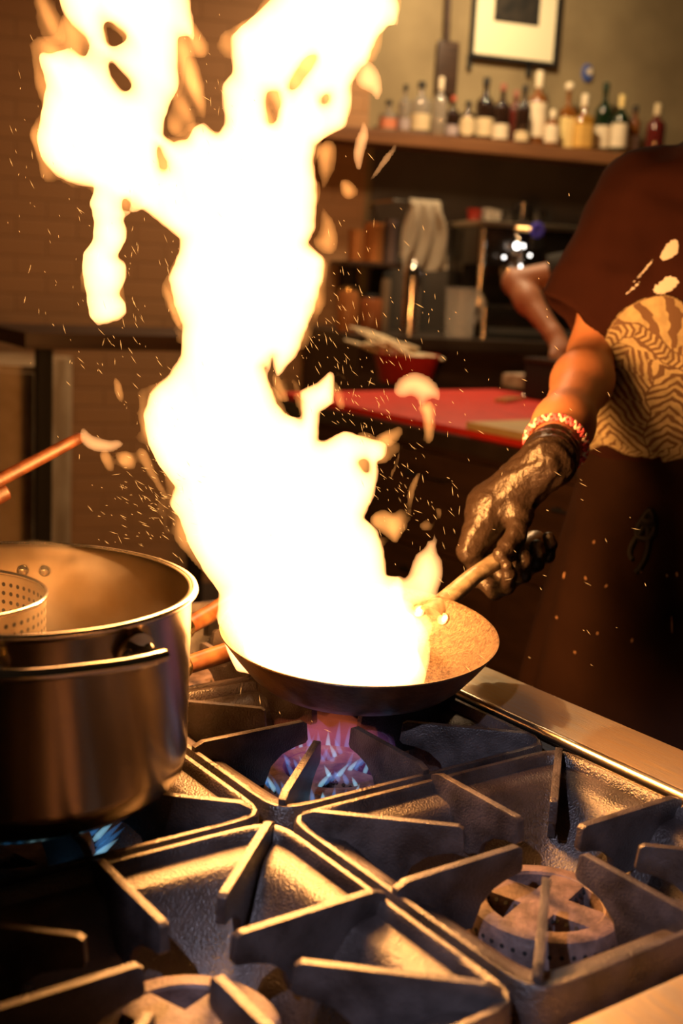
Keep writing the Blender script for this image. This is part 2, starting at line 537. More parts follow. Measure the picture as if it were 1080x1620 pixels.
def burner_bm():
    bm = B()
    ro, ri, t, h = 0.063, 0.047, 0.0, -0.026
    lathe(bm, [(ro + 0.004, h), (ro + 0.003, -0.010), (ro, -0.0015), (ro - 0.003, 0.0), (ri + 0.002, 0.0), (ri, -0.002), (ri - 0.001, h)], 72, close=True)
    for q in range(4):
        rot = Matrix.Rotation(q * PI / 2 + rad(20), 4, 'Z')
        prism(bm, [(-0.0190, h), (-0.0145, -0.001), (0.0145, -0.001), (0.0190, h)], 0.0, ri + 0.002, rot, 0.0012)
        for k in range(5):                      # gas ports along both edges of the arm
            for s in (-1, 1):
                lathe(bm, [(0, 0.0004), (0.0018, 0.0004), (0.0018, -0.002)], 8, rot @ Matrix.Translation((s * 0.0160, 0.010 + k * 0.0084, -0.0052)) @ Matrix.Rotation(s * rad(55), 4, 'Y') , 1)
    for k in range(44):
        a = 2 * PI * k / 44
        mt = Matrix.Rotation(a, 4, 'Z') @ Matrix.Translation((ro + 0.0032, 0, -0.012)) @ Matrix.Rotation(PI / 2 - 0.1, 4, 'Y')
        lathe(bm, [(0, 0.0006), (0.0018, 0.0006), (0.0018, -0.001)], 8, mt, 1)
    lathe(bm, [(0, -0.0008), (0.016, -0.001), (0.0185, -0.003), (0.019, h), (0, h)], 32)
    lathe(bm, [(0, h), (ro + 0.002, h), (ro - 0.01, h - 0.02), (0.02, h - 0.036), (0, h - 0.036)], 40)
    return bm
bs = B(); bs.free()
burn0 = None
for k, lab in (('fr', 'unlit cast iron ring burner with four perforated arms under the grate by the front rail'), ('pan', 'lit ring burner with blue jets under the frying pan'),
               ('fl', 'unlit ring burner in the near left corner of the range'), ('pot', 'lit ring burner hidden under the big stockpot'),
               ('bk', 'unlit ring burner behind the frying pan'), ('bl', 'unlit ring burner under the small saucepan')):
    if burn0 is None:
        burn0 = obj('burner', burner_bm(), [M_burner, M_port]); o = burn0
    else:
        o = burn0.copy(); COL.objects.link(o)
    o.location = (GC[k][0], GC[k][1], BRZ)
    tag(o, lab, 'burner', 'ring burners of the range')

# blue gas flames: one thing per burner, every jet a part
M_jet = fire_mat('blue_gas_flame', (0.08, 0.40, 1.0), 36)
M_jetcore = fire_mat('pale_gas_flame', (0.35, 0.75, 1.0), 75)
M_jetred = fire_mat('red_gas_flame', (1.0, 0.17, 0.06), 3.2)
M_jetpurple = fire_mat('violet_gas_flame', (0.42, 0.12, 0.55), 2.2)
def jet_me():
    bm = B(); lathe(bm, [(0, 0), (0.0016, 0.001), (0.0026, 0.005), (0.0022, 0.011), (0.0012, 0.017), (0, 0.023)], 10)
    me = bpy.data.meshes.new('flame_jet'); bmesh.ops.recalc_face_normals(bm, faces=bm.faces[:]); bm.to_mesh(me); bm.free()
    for p in me.polygons: p.use_smooth = True
    return me
JM = jet_me(); JM.materials.append(M_jet)
JM2 = JM.copy(); JM2.materials.clear(); JM2.materials.append(M_jetcore)
def gas_flames(key, label, spots):
    g = empty('gas_flame', (*GC[key], BRZ), 0, label, 'flame', 'blue gas flames on the burners')
    for n, (x, y, z, tx, ty, s) in enumerate(spots):
        j = bpy.data.objects.new('flame_jet', JM2 if n % 3 == 0 else JM); COL.objects.link(j); j.parent = g
        j.location = (x, y, z)
        j.rotation_euler = Vector((tx, ty, 1)).to_track_quat('Z', 'Y').to_euler(); j.scale = (s, s, s * random.uniform(0.8, 1.25))
    return g
sp = []
for k in range(44):
    a = 2 * PI * k / 44
    sp.append((0.066 * math.cos(a), 0.066 * math.sin(a), -0.012, 0.55 * math.cos(a), 0.55 * math.sin(a), random.uniform(1.0, 1.4)))
for q in range(4):
    a = q * PI / 2 + rad(20)
    for k in range(4):
        for s in (-1, 1):
            lx, ly = s * 0.0140, 0.010 + k * 0.0105
            x, y = lx * math.cos(a) - ly * math.sin(a), lx * math.sin(a) + ly * math.cos(a)
            tx, ty = s * math.cos(a) * 0.7, s * math.sin(a) * 0.7
            sp.append((x, y, -0.004, tx, ty, random.uniform(0.85, 1.1)))
gf = gas_flames('pan', 'ring of blue gas jets burning beneath the frying pan', sp)
for mt, z0, rr, nm in ((M_jetpurple, 0.004, 0.066, 'violet_glow'), (M_jetred, 0.016, 0.055, 'red_glow')):
    bm = B(); lathe(bm, [(0, 0), (rr * .75, 0.0), (rr, 0.008), (rr * 0.95, 0.02), (rr * .6, 0.030), (0, 0.034)], 40)
    for v in bm.verts:
        k = mnoise.noise(Vector((v.co.x * 45, v.co.y * 45, z0 * 100)))
        v.co.z *= 1 + 0.5 * k; v.co.x *= 1 + 0.15 * k; v.co.y *= 1 + 0.15 * k
    o = obj(nm, bm, mt, gf); o.location = (-0.012 if nm == 'red_glow' else 0, 0, z0)
gas_flames('pot', 'blue gas jets glowing under the big stockpot', [(0.066 * math.cos(2 * PI * k / 40), 0.066 * math.sin(2 * PI * k / 40), -0.012, 1.1 * math.cos(2 * PI * k / 40), 1.1 * math.sin(2 * PI * k / 40), 1.25) for k in range(40)])

# ------------------------------------------------------------------ the stockpot
POTC = np.array([-0.160, -0.166, 0.0056])
pot = empty('stockpot', POTC, 0, 'big brushed steel stockpot with loop handles standing on the range', 'pot')
PR, PH = 0.1475, 0.166
bm = B()
lathe(bm, [(0, 0), (PR - 0.03, 0.0), (PR - 0.012, 0.003), (PR - 0.003, 0.012), (PR, 0.028), (PR, PH - 0.004), (PR + 0.0035, PH - 0.001), (PR + 0.0050, PH + 0.0015), (PR + 0.0045, PH + 0.0035), (PR + 0.0018, PH + 0.0045), (PR - 0.0025, PH + 0.003)], 128)
obj('body', bm, M_pot, pot, ang=60)
bm = B()
lathe(bm, [(PR - 0.0025, PH + 0.003), (PR - 0.004, PH - 0.002), (PR - 0.004, 0.03), (PR - 0.012, 0.008), (0, 0.006)], 128)
obj('inner_wall', bm, M_potin, pot, ang=60)
bm = B()
lathe(bm, [(PR - 0.001, PH + 0.0032), (PR + 0.0018, PH + 0.0050), (PR + 0.0046, PH + 0.0042), (PR + 0.0056, PH + 0.0015), (PR + 0.003, PH - 0.001)], 128)
obj('rim', bm, mat('rim_steel', (0.82, 0.74, 0.62), 0.2, 1.0), pot, ang=80)
camdir = math.atan2(CAM[1] - POTC[1], CAM[0] - POTC[0])
for haz in (camdir + rad(15), camdir + rad(15) + PI):
    mz = Matrix.Rotation(haz, 4, 'Z')
    bm = B(); R0 = PR + 0.002
    pts = []
    for s in (-1, 1):
        pass
    z = 0.150
    arc = [(R0 * math.cos(0.40) - 0.002, -R0 * math.sin(0.40), z - 0.006), (R0 * math.cos(0.39) + 0.014, -0.060, z - 0.002)]
    for i in range(9):
        t = -1 + 2 * i / 8
        arc.append((R0 + 0.030 + 0.010 * (1 - abs(t) ** 3), 0.062 * t, z + 0.004))
    arc += [(R0 * math.cos(0.39) + 0.014, 0.060, z - 0.002), (R0 * math.cos(0.40) - 0.002, R0 * math.sin(0.40), z - 0.006)]
    tube(bm, [mz @ Vector(p) for p in arc], 0.0050, 12)
    h = obj('handle', bm, M_bright, pot)
    for s in (-1, 1):
        b2 = B()
        t = bmesh.new(); n = 10
        va, vb = [], []
        for i in range(n + 1):
            a = s * (0.40 - 0.13 + 0.26 * i / n)
            zz = 0.017 * math.sin(PI * min(1, max(0, i / n)) ) ** 0.6 + 0.002
            va.append(t.verts.new((R0 * math.cos(a) + 0.001, R0 * math.sin(a), z - 0.006 + zz * 0.8)))
            vb.append(t.verts.new((R0 * math.cos(a) + 0.001, R0 * math.sin(a), z - 0.006 - zz * 0.8)))
        for i in range(n): t.faces.new((va[i], va[i + 1], vb[i + 1], vb[i]))
        ext = bmesh.ops.extrude_face_region(t, geom=t.faces[:])
        for v in ext['geom']:
            if isinstance(v, bmesh.types.BMVert): v.co.x *= 0.985; v.co.y *= 0.985
        bmesh.ops.transform(t, matrix=mz, verts=t.verts); merge(b2, t)
        obj('handle_bracket', b2, M_pot, h)
        for da in (-0.07, 0.07):
            a = haz + s * 0.40 + da
            b2 = B()
            mt = Matrix.Translation((R0 * math.cos(a), R0 * math.sin(a), z - 0.006)) @ Matrix.Rotation(a, 4, 'Z') @ Matrix.Rotation(PI / 2, 4, 'Y')
            lathe(b2, [(0.0058, 0), (0.005, 0.002), (0.003, 0.0032), (0, 0.0036)], 16, mt)
            mt2 = Matrix.Translation(((PR - 0.004) * math.cos(a), (PR - 0.004) * math.sin(a), z - 0.006)) @ Matrix.Rotation(a, 4, 'Z') @ Matrix.Rotation(-PI / 2, 4, 'Y')
            lathe(b2, [(0.0058, 0), (0.005, 0.002), (0.003, 0.0032), (0, 0.0036)], 16, mt2)
            obj('rivet', b2, M_bright, h)
# water in the pot
bm = B(); lathe(bm, [(0, 0.050), (PR - 0.005, 0.050), (PR - 0.006, 0.045), (0, 0.045)], 64)
tag(obj('cooking_water', bm, mat('cloudy_water', (0.30, 0.20, 0.10), 0.08, 0, 0.3, 30)), 'cloudy water simmering in the big stockpot', 'water', kind='stuff').location = POTC
# steam over the water
def steam_mat():
    M = bpy.data.materials.new('pot_steam'); M.use_nodes = True
    N = M.node_tree.nodes; L = M.node_tree.links; N.remove(N['Principled BSDF'])
    v = N.new('ShaderNodeVolumeScatter'); v.inputs['Color'].default_value = (0.95, 0.9, 0.85, 1)
    tc = N.new('ShaderNodeTexCoord'); nz = N.new('ShaderNodeTexNoise'); nz.inputs['Scale'].default_value = 16; nz.inputs['Detail'].default_value = 4; nz.inputs['Distortion'].default_value = 0.8
    mr = N.new('ShaderNodeMapRange'); mr.inputs[1].default_value = 0.47; mr.inputs[2].default_value = 0.75; mr.inputs[3].default_value = 0.0; mr.inputs[4].default_value = 3.2
    L.new(tc.outputs['Object'], nz.inputs[0]); L.new(nz.outputs[0], mr.inputs[0]); L.new(mr.outputs[0], v.inputs['Density']); L.new(v.outputs[0], N['Material Output'].inputs['Volume'])
    return M
bm = B(); lathe(bm, [(0, 0.052), (PR - 0.008, 0.052), (PR - 0.008, PH - 0.03), (PR - 0.05, PH + 0.01), (0.05, PH + 0.03), (0, PH + 0.035)], 48)
tag(obj('steam', bm, steam_mat()), 'thin steam curling up inside the big stockpot', 'steam', kind='stuff').location = POTC
# perforated basket hanging in the pot
bc = POTC - RH * 0.056 - FH * 0.004 + ZZ * 0.010
bas = empty('pasta_basket', bc, 0, 'round perforated steel basket standing inside the stockpot', 'strainer')
br, bh = 0.083, 0.148
bm = B(); lathe(bm, [(0, 0), (br - 0.012, 0), (br - 0.003, 0.004), (br, 0.014), (br, bh), (br - 0.0012, bh), (br - 0.0012, 0.014), (br - 0.005, 0.005), (0, 0.0012)], 96)
for iz in range(14):
    for k in range(64):
        a = 2 * PI * k / 64
        zc = 0.034 + iz * 0.0080
        for rr, s in ((br - 0.00128, -1), (br + 0.00008, 1)):
            mt = Matrix.Translation((rr * math.cos(a), rr * math.sin(a), zc)) @ Matrix.Rotation(a, 4, 'Z') @ Matrix.Rotation(s * PI / 2, 4, 'Y')
            lathe(bm, [(0, 0.0002), (0.0020, 0.0), ], 10, mt, 1)
obj('basket_wall', bm, [mat('basket_steel', (0.74, 0.66, 0.54), 0.34, 1.0, 0.05, 50), M_port], bas, ang=60)
bm = B()
tube(bm, [(br * math.cos(2 * PI * i / 64), br * math.sin(2 * PI * i / 64), bh) for i in range(65)], 0.0022, 10, caps=False)
obj('basket_rim', bm, M_bright, bas)

# ------------------------------------------------------------------ the frying pan
PC = at(568, 996, 1.25)
tl = rad(5.0)
PN = ZZ * math.cos(tl) - FH * math.sin(tl)
az = -0.25
PX = np.array([az, math.sqrt(1 - az * az), 0.0]); PX = unit(PX - (PX @ PN) * PN); PY = np.cross(PN, PX)
PD = 0.050                                          # depth of the pan
PRM = 0.1445
pan_o = PC - PN * PD
panM = frame(pan_o, PX, PY, PN)
pan = empty('frying_pan', label='steel frying pan full of fire, held over the lit burner by the cook', cat='pan', mat=panM)
bm = B()
lathe(bm, [(0, 0), (0.098, 0.0), (0.106, 0.003), (0.116, 0.012), (0.128, 0.027), (0.138, 0.041), (PRM - 0.0015, PD - 0.0015), (PRM, PD), (PRM - 0.0006, PD + 0.0012)], 128)
obj('body', bm, M_panout, pan, ang=70)
bm = B()
lathe(bm, [(PRM - 0.0006, PD + 0.0012), (PRM - 0.003, PD + 0.0006), (0.1355, 0.041), (0.1255, 0.028), (0.114, 0.0145), (0.104, 0.006), (0.097, 0.003), (0, 0.003)], 128)
obj('inner_surface', bm, M_panin, pan, ang=70)
ha = rad(10)
HD = np.array([math.cos(ha), 0, math.sin(ha)])       # handle direction in the pan's frame
HS = np.array([0.128, 0, 0.034])
HE = np.array([PRM, 0, PD - 0.004]) + HD * 0.205
bm = B()
hp = []; hr = []
for t, r in ((0, 0.016), (0.06, 0.0145), (0.16, 0.0125), (0.35, 0.0118), (0.6, 0.0122), (0.85, 0.0132), (0.97, 0.0135), (1.0, 0.010)):
    p = HS + (HE - HS) * t + np.array([0, 0, 0.010 * math.sin(PI * min(1, t * 1.2)) ])
    hp.append(p); hr.append(r)
tube(bm, hp, hr, 20, flat=((0, 0, 1), 0.72))
hnd = obj('handle', bm, M_handle, pan, ang=60)
for s in (-1, 1):
    bm = B(); a = s * 0.13
    mt = Matrix.Translation((0.1285 * math.cos(a), 0.1285 * math.sin(a), 0.033)) @ Matrix.Rotation(a, 4, 'Z') @ Matrix.Rotation(rad(-58), 4, 'Y')
    lathe(bm, [(0.0075, 0), (0.0068, 0.0018), (0.004, 0.003), (0, 0.0033)], 20, mt)
    obj('rivet', bm, M_handle, pan)
def pan_pt(v):
    return pan_o + v[0] * PX + v[1] * PY + v[2] * PN

# ------------------------------------------------------------------ the fire
FIRE_C = (1.0, 0.42, 0.135)
M_fire = fire_mat('bright_fire', FIRE_C, 92)
M_fire_dim = fire_mat('thin_fire', (1.0, 0.36, 0.080), 46)
fire_root = empty('pan_fire', pan_pt((0, 0, 0.006)), 0, 'towering white and orange fire rising from the frying pan', 'fire')
FO = pan_pt((0, 0, 0.0))
def in_poly(X, Y, poly):
    ins = np.zeros(X.shape, bool)
    n = len(poly)
    for i in range(n):
        x0, y0 = poly[i]; x1, y1 = poly[(i + 1) % n]
        c = ((y0 > Y) != (y1 > Y))
        with np.errstate(divide='ignore', invalid='ignore'):
            xx = (x1 - x0) * (Y - y0) / (y1 - y0 if y1 != y0 else 1e-9) + x0
        ins ^= c & (X < xx)
    return ins
def seg_dist(X, Y, poly):
    D = np.full(X.shape, 1e9)
    n = len(poly)
    for i in range(n):
        x0, y0 = poly[i]; x1, y1 = poly[(i + 1) % n]
        dx, dy = x1 - x0, y1 - y0
        t = np.clip(((X - x0) * dx + (Y - y0) * dy) / max(dx * dx + dy * dy, 1e-12), 0, 1)
        D = np.minimum(D, np.hypot(X - x0 - t * dx, Y - y0 - t * dy))
    return D
def smooth_poly(P, it=2):
    P = np.array(P, float)
    for _ in range(it):
        Q = np.roll(P, -1, 0)
        P = np.stack([0.75 * P + 0.25 * Q, 0.25 * P + 0.75 * Q], 1).reshape(-1, 2)
    return P
def flame(name, outline, holes=(), depth=0.0, T=0.12, wd=0.02, h=0.004, m=None, seed=0.0, it=2, rip=0.12, root=None, grow=0.0, gn=0.0, streak=False):
    """a body of burning gas: outline surveyed in the upright plane through the pan, swelling to its own thickness"""
    root = root or fire_root
    def plane(P):
        out = []
        for x, y in P:
            q = on_plane(x, y, FO + depth * FH, FH) - FO
            out.append((q @ RH, q[2]))
        return np.array(out)
    P = plane(smooth_poly(outline, it)); HP = [plane(smooth_poly(q, 2)) for q in holes]
    lo = P.min(0) - 2 * h; hi = P.max(0) + 2 * h
    nx, nz = [int(math.ceil(v / h)) + 1 for v in (hi - lo)]
    X, Z = np.meshgrid(lo[0] + h * np.arange(nx), lo[1] + h * np.arange(nz), indexing='ij')
    D = seg_dist(X, Z, P) * np.where(in_poly(X, Z, P), 1, -1)
    for q in HP:
        D = np.minimum(D, seg_dist(X, Z, q) * np.where(in_poly(X, Z, q), -1, 1))
    pp = np.stack([X.ravel(), Z.ravel(), 0 * X.ravel() + seed], 1)
    D = D + (0.0006 * wob(pp, 85, seed) + 0.0006 * wob(pp, 210, seed + 3)).reshape(D.shape)
    if grow: D = D + grow + gn * wob(pp, 28, seed + 5).reshape(D.shape) + 0.5 * gn * wob(pp, 70, seed + 6).reshape(D.shape)
    th = T * (1 - np.exp(-np.maximum(D, 0) / wd)) * (1 + rip * wob(pp, 34, seed + 1).reshape(D.shape))
    if streak: th = th * np.clip(0.62 + 0.85 * wob(np.stack([X.ravel() + 0.35 * Z.ravel(), 0.22 * Z.ravel(), 0 * X.ravel() + seed], 1), 150, seed), 0.05, 1.5).reshape(D.shape)
    mid = (0.035 * wob(pp, 9, seed + 2)).reshape(D.shape) * np.clip(T / 0.1, 0.1, 1)
    half = th / 2
    ny = int(math.ceil((half.max() * 2 + 0.08) / (2 * h))) + 3
    hy = h
    y0 = (mid - half).min() - 2 * h; y1 = (mid + half).max() + 2 * h
    ny = int(math.ceil((y1 - y0) / hy)) + 1
    Yv = y0 + hy * np.arange(ny)
    # field: outside of the silhouette by D, inside by the thickness
    F = np.abs(Yv[None, None, :] - mid[:, :, None]) - half[:, :, None]
    F = np.where(D[:, :, None] > 0, F, np.maximum(F, -D[:, :, None]) + 0.0 + 0.3 * (-D[:, :, None]))
    V, Fc = surface_nets(F, np.array([lo[0], lo[1], y0]), h)
    W = FO + depth * FH + V[:, :1] * RH + V[:, 1:2] * ZZ + V[:, 2:3] * FH - np.array(root.location)
    o = from_arrays(name, W, Fc[:, ::-1], m or M_fire, root)
    return o
column = [(372, 1062), (352, 1010), (343, 975), (347, 935), (322, 900), (300, 862), (283, 820), (268, 797), (276, 770), (250, 735), (233, 700), (228, 655), (240, 618), (270, 590),
 (287, 562), (289, 515), (276, 480), (266, 440), (281, 400), (284, 378), (250, 352), (222, 330), (200, 338), (190, 345), (197, 362), (196, 382), (184, 405), (198, 415), (200, 440), (190, 465), (200, 480), (202, 495), (190, 507), (160, 514),
 (146, 500), (140, 465), (132, 432), (132, 400), (146, 378), (147, 350), (137, 322), (145, 296), (110, 288), (82, 276), (60, 250), (54, 220), (60, 180), (70, 135), (60, 95), (62, 80), (80, 83), (98, 79), (110, 75), (122, 84), (134, 87), (141, 74), (132, 56), (110, 36), (100, 18), (90, -20), (95, -60), (180, -70), (285, -60), (300, -5), (306, 70), (294, 52), (279, 55), (276, 100), (279, 130), (262, 160), (253, 190),
 (252, 208), (268, 221), (292, 217), (302, 196), (318, 190), (333, 203), (341, 207), (352, 192), (348, 150), (347, 128), (363, 112), (362, 52), (395, 25), (420, 2), (470, -60), (560, -70), (615, -40), (632, 5), (629, 38), (614, 38), (600, 52), (590, 75), (585, 92), (570, 105), (556, 130), (557, 160), (546, 200), (520, 212), (498, 228), (494, 252),
 (500, 288), (500, 330), (498, 360), (486, 386), (515, 407), (512, 440), (500, 480), (482, 528), (470, 560), (452, 584), (438, 600), (433, 588), (430, 566), (424, 590), (416, 580), (426, 612), (436, 640), (452, 658), (474, 667), (476, 640), (472, 622), (500, 608), (525, 585), (528, 600), (528, 640), (505, 656), (501, 700), (512, 703), (545, 686), (580, 697), (613, 706), (610, 728), (598, 735), (598, 762), (592, 790), (575, 826), (598, 846), (608, 880), (612, 918), (636, 918), (640, 950), (625, 985), (600, 1020), (560, 1062), (450, 1076)]
holes = [[(162, 25), (196, 50), (200, 62), (177, 75), (163, 62)], [(168, 88), (186, 108), (205, 130), (200, 140), (184, 138), (165, 105)],
 [(452, 128), (480, 85), (498, 78), (500, 92), (478, 122), (460, 140)], [(418, 140), (436, 135), (443, 150), (436, 190), (424, 195), (418, 170)], [(242, 222), (252, 240), (263, 266), (250, 268), (243, 245)],
 [(186, 312), (205, 318), (202, 332), (190, 335)], [(565, 735), (580, 728), (586, 745), (584, 757), (572, 750)], [(505, 150), (520, 142), (520, 160), (508, 162)]]
flame('flame_column', column, holes, T=0.085, wd=0.006, seed=1.0, it=0, h=0.0032)
flame('flame_veil', column, holes[:2], T=0.06, wd=0.030, m=M_fire_dim, seed=4.0, it=0, grow=0.005, gn=0.016, rip=0.3, streak=True)
# fire lying in the pan itself
bm = B()
n = 72
prof = [(0.0, 0.006), (0.6, 0.006), (0.86, 0.010), (1.0, 0.022), (1.02, 0.036), (0.93, 0.052), (0.75, 0.066), (0.4, 0.075), (0, 0.078)]
lathe(bm, [(r * 0.116, z) for r, z in prof], n)
for v in bm.verts:
    x, y = v.co.x, v.co.y
    k = mnoise.noise(Vector((x * 30, y * 30, v.co.z * 40)))
    # pan-frame direction towards the image right (the bare side of the pan)
    s = (x * (PX @ RH) + y * (PY @ RH))
    f = (x * (PX @ FH) + y * (PY @ FH))
    cut = 1 - (0.40 + 0.28 * mnoise.noise(Vector((f * 28, 3.1, v.co.z * 12)))) * max(0, s / 0.116) ** 1.3
    v.co.x = x * cut * (1 + 0.05 * k); v.co.y = y * cut * (1 + 0.05 * k); v.co.z *= 1 + 0.12 * k if v.co.z > 0.03 else 1
o = obj('fire_bed', bm, M_fire, None); o.matrix_world = panM; bpy.context.view_layer.update()
o.parent = fire_root; o.matrix_parent_inverse = Matrix.Translation(fire_root.location).inverted()
licks = [
 ('flame_lick', [(612, 930), (630, 905), (642, 915), (655, 880), (668, 872), (676, 858), (668, 846), (684, 860), (686, 842), (694, 848), (692, 872), (702, 890), (701, 915), (690, 935), (700, 940), (640, 955), (680, 962), (686, 985), (668, 1012), (664, 1045), (640, 1065), (590, 1070), (600, 1000)], -0.005, 0.05, 0.012, M_fire),
 ('flame_lick', [(136, 667), (150, 682), (180, 690), (196, 690), (205, 700), (185, 712), (160, 713), (145, 706), (131, 690)], 0.05, 0.030, 0.006, M_fire),
 ('flame_lick', [(158, 706), (200, 712), (235, 700), (245, 730), (258, 760), (280, 795), (262, 792), (245, 765), (228, 742), (205, 740), (178, 748), (165, 735)], 0.02, 0.035, 0.012, M_fire_dim),
 ('flame_lick', [(262, 715), (278, 712), (290, 745), (300, 775), (296, 798), (270, 800), (275, 770)], -0.03, 0.03, 0.010, M_fire_dim),
 ('flame_lick', [(184, 590), (198, 605), (204, 625), (196, 640), (182, 622)], 0.04, 0.035, 0.02, M_fire_dim),
 ('flame_lick', [(250, 440), (262, 455), (282, 490), (290, 530), (280, 525), (262, 500), (252, 470)], 0.03, 0.03, 0.012, M_fire_dim),
 ('flame_lick', [(565, 105), (582, 92), (600, 112), (608, 140), (602, 158), (596, 168), (588, 150), (572, 145), (558, 130)], 0.02, 0.035, 0.009, M_fire),
 ('flame_lick', [(575, 182), (588, 205), (578, 240), (570, 272), (558, 255), (556, 230), (566, 205)], 0.02, 0.03, 0.009, M_fire),
 ('flame_lick', [(628, 222), (629, 240), (606, 272), (584, 292), (580, 288), (602, 250)], 0.0, 0.025, 0.008, M_fire),
 ('flame_lick', [(498, 232), (515, 216), (536, 220), (534, 262), (522, 285), (508, 305), (500, 270)], 0.03, 0.03, 0.015, M_fire_dim),
 ('flame_lick', [(500, 300), (514, 330), (535, 352), (538, 390), (520, 410), (488, 385), (505, 365)], 0.02, 0.03, 0.016, M_fire_dim),
 ('flame_lick', [(535, 280), (560, 285), (572, 305), (550, 320), (536, 305)], 0.05, 0.02, 0.02, M_fire_dim),
 ('flame_lick', [(425, 590), (450, 590), (474, 605), (480, 625), (470, 640), (440, 640), (430, 620)], 0.02, 0.05, 0.014, M_fire_dim),
 ('flame_lick', [(624, 600), (640, 588), (662, 585), (688, 598), (699, 620), (697, 640), (682, 630), (664, 648), (656, 625), (636, 632), (618, 625)], 0.02, 0.028, 0.010, M_fire),
 ('flame_lick', [(655, 640), (692, 630), (692, 690), (676, 715), (662, 700), (668, 665)], 0.04, 0.018, 0.03, M_fire_dim),
 ('flame_lick', [(585, 690), (615, 680), (640, 665), (638, 695), (610, 712)], 0.01, 0.03, 0.014, M_fire_dim),
 ('flame_lick', [(578, 825), (600, 800), (628, 812), (640, 770), (668, 730), (652, 790), (650, 830), (632, 852), (628, 866), (605, 848)], 0.01, 0.035, 0.012, M_fire_dim),
 ('flame_lick', [(640, 700), (636, 735), (622, 765), (614, 770), (628, 725)], 0.0, 0.02, 0.010, M_fire_dim),
 ('flame_lick', [(655, 825), (678, 815), (688, 795), (700, 800), (697, 830), (672, 840), (656, 836)], 0.02, 0.035, 0.010, M_fire_dim),
 ('flame_lick', [(516, 590), (533, 580), (550, 600), (552, 640), (540, 655), (528, 640)], 0.05, 0.02, 0.02, M_fire_dim),
 ('flame_lick', [(55, 0), (75, -20), (95, 5), (108, 40), (112, 72), (90, 80), (72, 70), (62, 40)], 0.03, 0.035, 0.02, M_fire_dim),
 ('flame_lick', [(282, 40), (300, 60), (322, 120), (328, 180), (312, 195), (296, 215), (268, 215), (256, 195), (270, 150), (282, 130)], 0.05, 0.012, 0.03, M_fire_dim),
 ('flame_lick', [(668, 985), (705, 975), (712, 985), (690, 1003), (672, 1010)], -0.02, 0.025, 0.012, M_fire_dim),
]
for i, (nm, poly, dp, T, wd, mt) in enumerate(licks):
    flame(nm, poly, (), dp, 0.13 if mt is M_fire_dim else T * 2.4, 0.032, 0.0028, mt, seed=i * 1.7, it=1, rip=0.2, streak=mt is M_fire_dim)
# light given off by the fire
for k, (px, py, pw) in enumerate(((480, 880, 5.0), (460, 780, 17.0), (430, 640, 24.0), (400, 420, 9.0), (330, 180, 6.0))):
    p = on_plane(px, py, FO, FH)
    lamp('fire_light', 'POINT', p, pw, FLAME_L, 0.045 if k else 0.03)
# sparks
M_spark = glow_mat('glowing_ember', (1.0, 0.42, 0.10), 2.2)
bm = B()
def spark(c, d, L, r):
    x, y, z = basis(d, (0.3, 0.2, 0.93))
    vs = [bm.verts.new(Vector(c) + Vector(x) * L)] + [bm.verts.new(Vector(c) + Vector(y) * r * math.cos(a) + Vector(z) * r * math.sin(a)) for a in (0, 2.1, 4.2)] + [bm.verts.new(Vector(c) - Vector(x) * L)]
    for i in range(3):
        bm.faces.new((vs[0], vs[1 + i], vs[1 + (i + 1) % 3])); bm.faces.new((vs[4], vs[1 + (i + 1) % 3], vs[1 + i]))
for (cx, cy, sx, sy, n, ang) in ((245, 800, 45, 40, 150, 28), (215, 600, 60, 70, 70, 60), (90, 330, 55, 130, 60, 75), (215, 420, 45, 70, 50, 70), (560, 560, 70, 70, 110, 62), (570, 430, 60, 60, 50, 62), (560, 640, 60, 35, 60, 62),
                                 (690, 800, 35, 80, 45, 60), (520, 1120, 130, 25, 26, 65), (720, 1120, 50, 60, 10, 50), (330, 150, 35, 90, 40, 65), (800, 640, 90, 140, 30, 50), (620, 780, 25, 40, 40, 50), (900, 900, 90, 120, 22, 30)):
    for _ in range(n):
        p = on_plane(random.gauss(cx, sx), random.gauss(cy, sy), FO + random.uniform(-0.08, 0.14) * FH, FH)
        a = rad(random.gauss(ang, 18))
        spark(p, RH * math.cos(a) - ZZ * math.sin(a), random.choice((0.0012, 0.002, 0.0035, 0.005)), random.uniform(0.00014, 0.00034))
tag(obj('sparks', bm, M_spark, None, smooth=False), 'loose glowing sparks flying around the pan fire', 'sparks', kind='stuff')

# ------------------------------------------------------------------ wooden handles around the pot
def stick(name, a, b, r0, r1, label, cat, m, extra=None):
    a = np.asarray(a, float); b = np.asarray(b, float)
    x, y, z = basis(b - a)
    L = float(np.linalg.norm(b - a))
    o = empty(name, label=label, cat=cat, mat=frame(a, x, y, z))
    bm = B(); ts = [0, 0.012, 0.05, 0.3, 0.6, 0.9, 0.985, 1.0]
    tube(bm, [(L * t, 0, 0) for t in ts], [r0 * .6, r0 * .95, r0, r0 * .97, (r0 + r1) / 2, r1, r1 * .9, r1 * .55], 16)
    obj('handle', bm, m, o)
    return o, L
sc = np.array([*GC['bl'], 0.0056])
sp_o = empty('saucepan', sc, 0, 'small steel saucepan on the grate behind the stockpot', 'pan')
bm = B(); lathe(bm, [(0, 0), (0.072, 0), (0.08, 0.008), (0.08, 0.10), (0.083, 0.104), (0.081, 0.105), (0.078, 0.10), (0.078, 0.01), (0, 0.004)], 64); obj('body', bm, M_pot, sp_o)
bm = B(); tube(bm, [(-0.078, -0.01, 0.085), (-0.13, -0.02, 0.095), (-0.22, -0.035, 0.11)], [0.007, 0.006, 0.008], 12, flat=((0, 0, 1), 0.6)); obj('handle', bm, M_bright, sp_o)
s1a, s1b = at(-150, 838, 1.36), at(131, 690, 1.47)
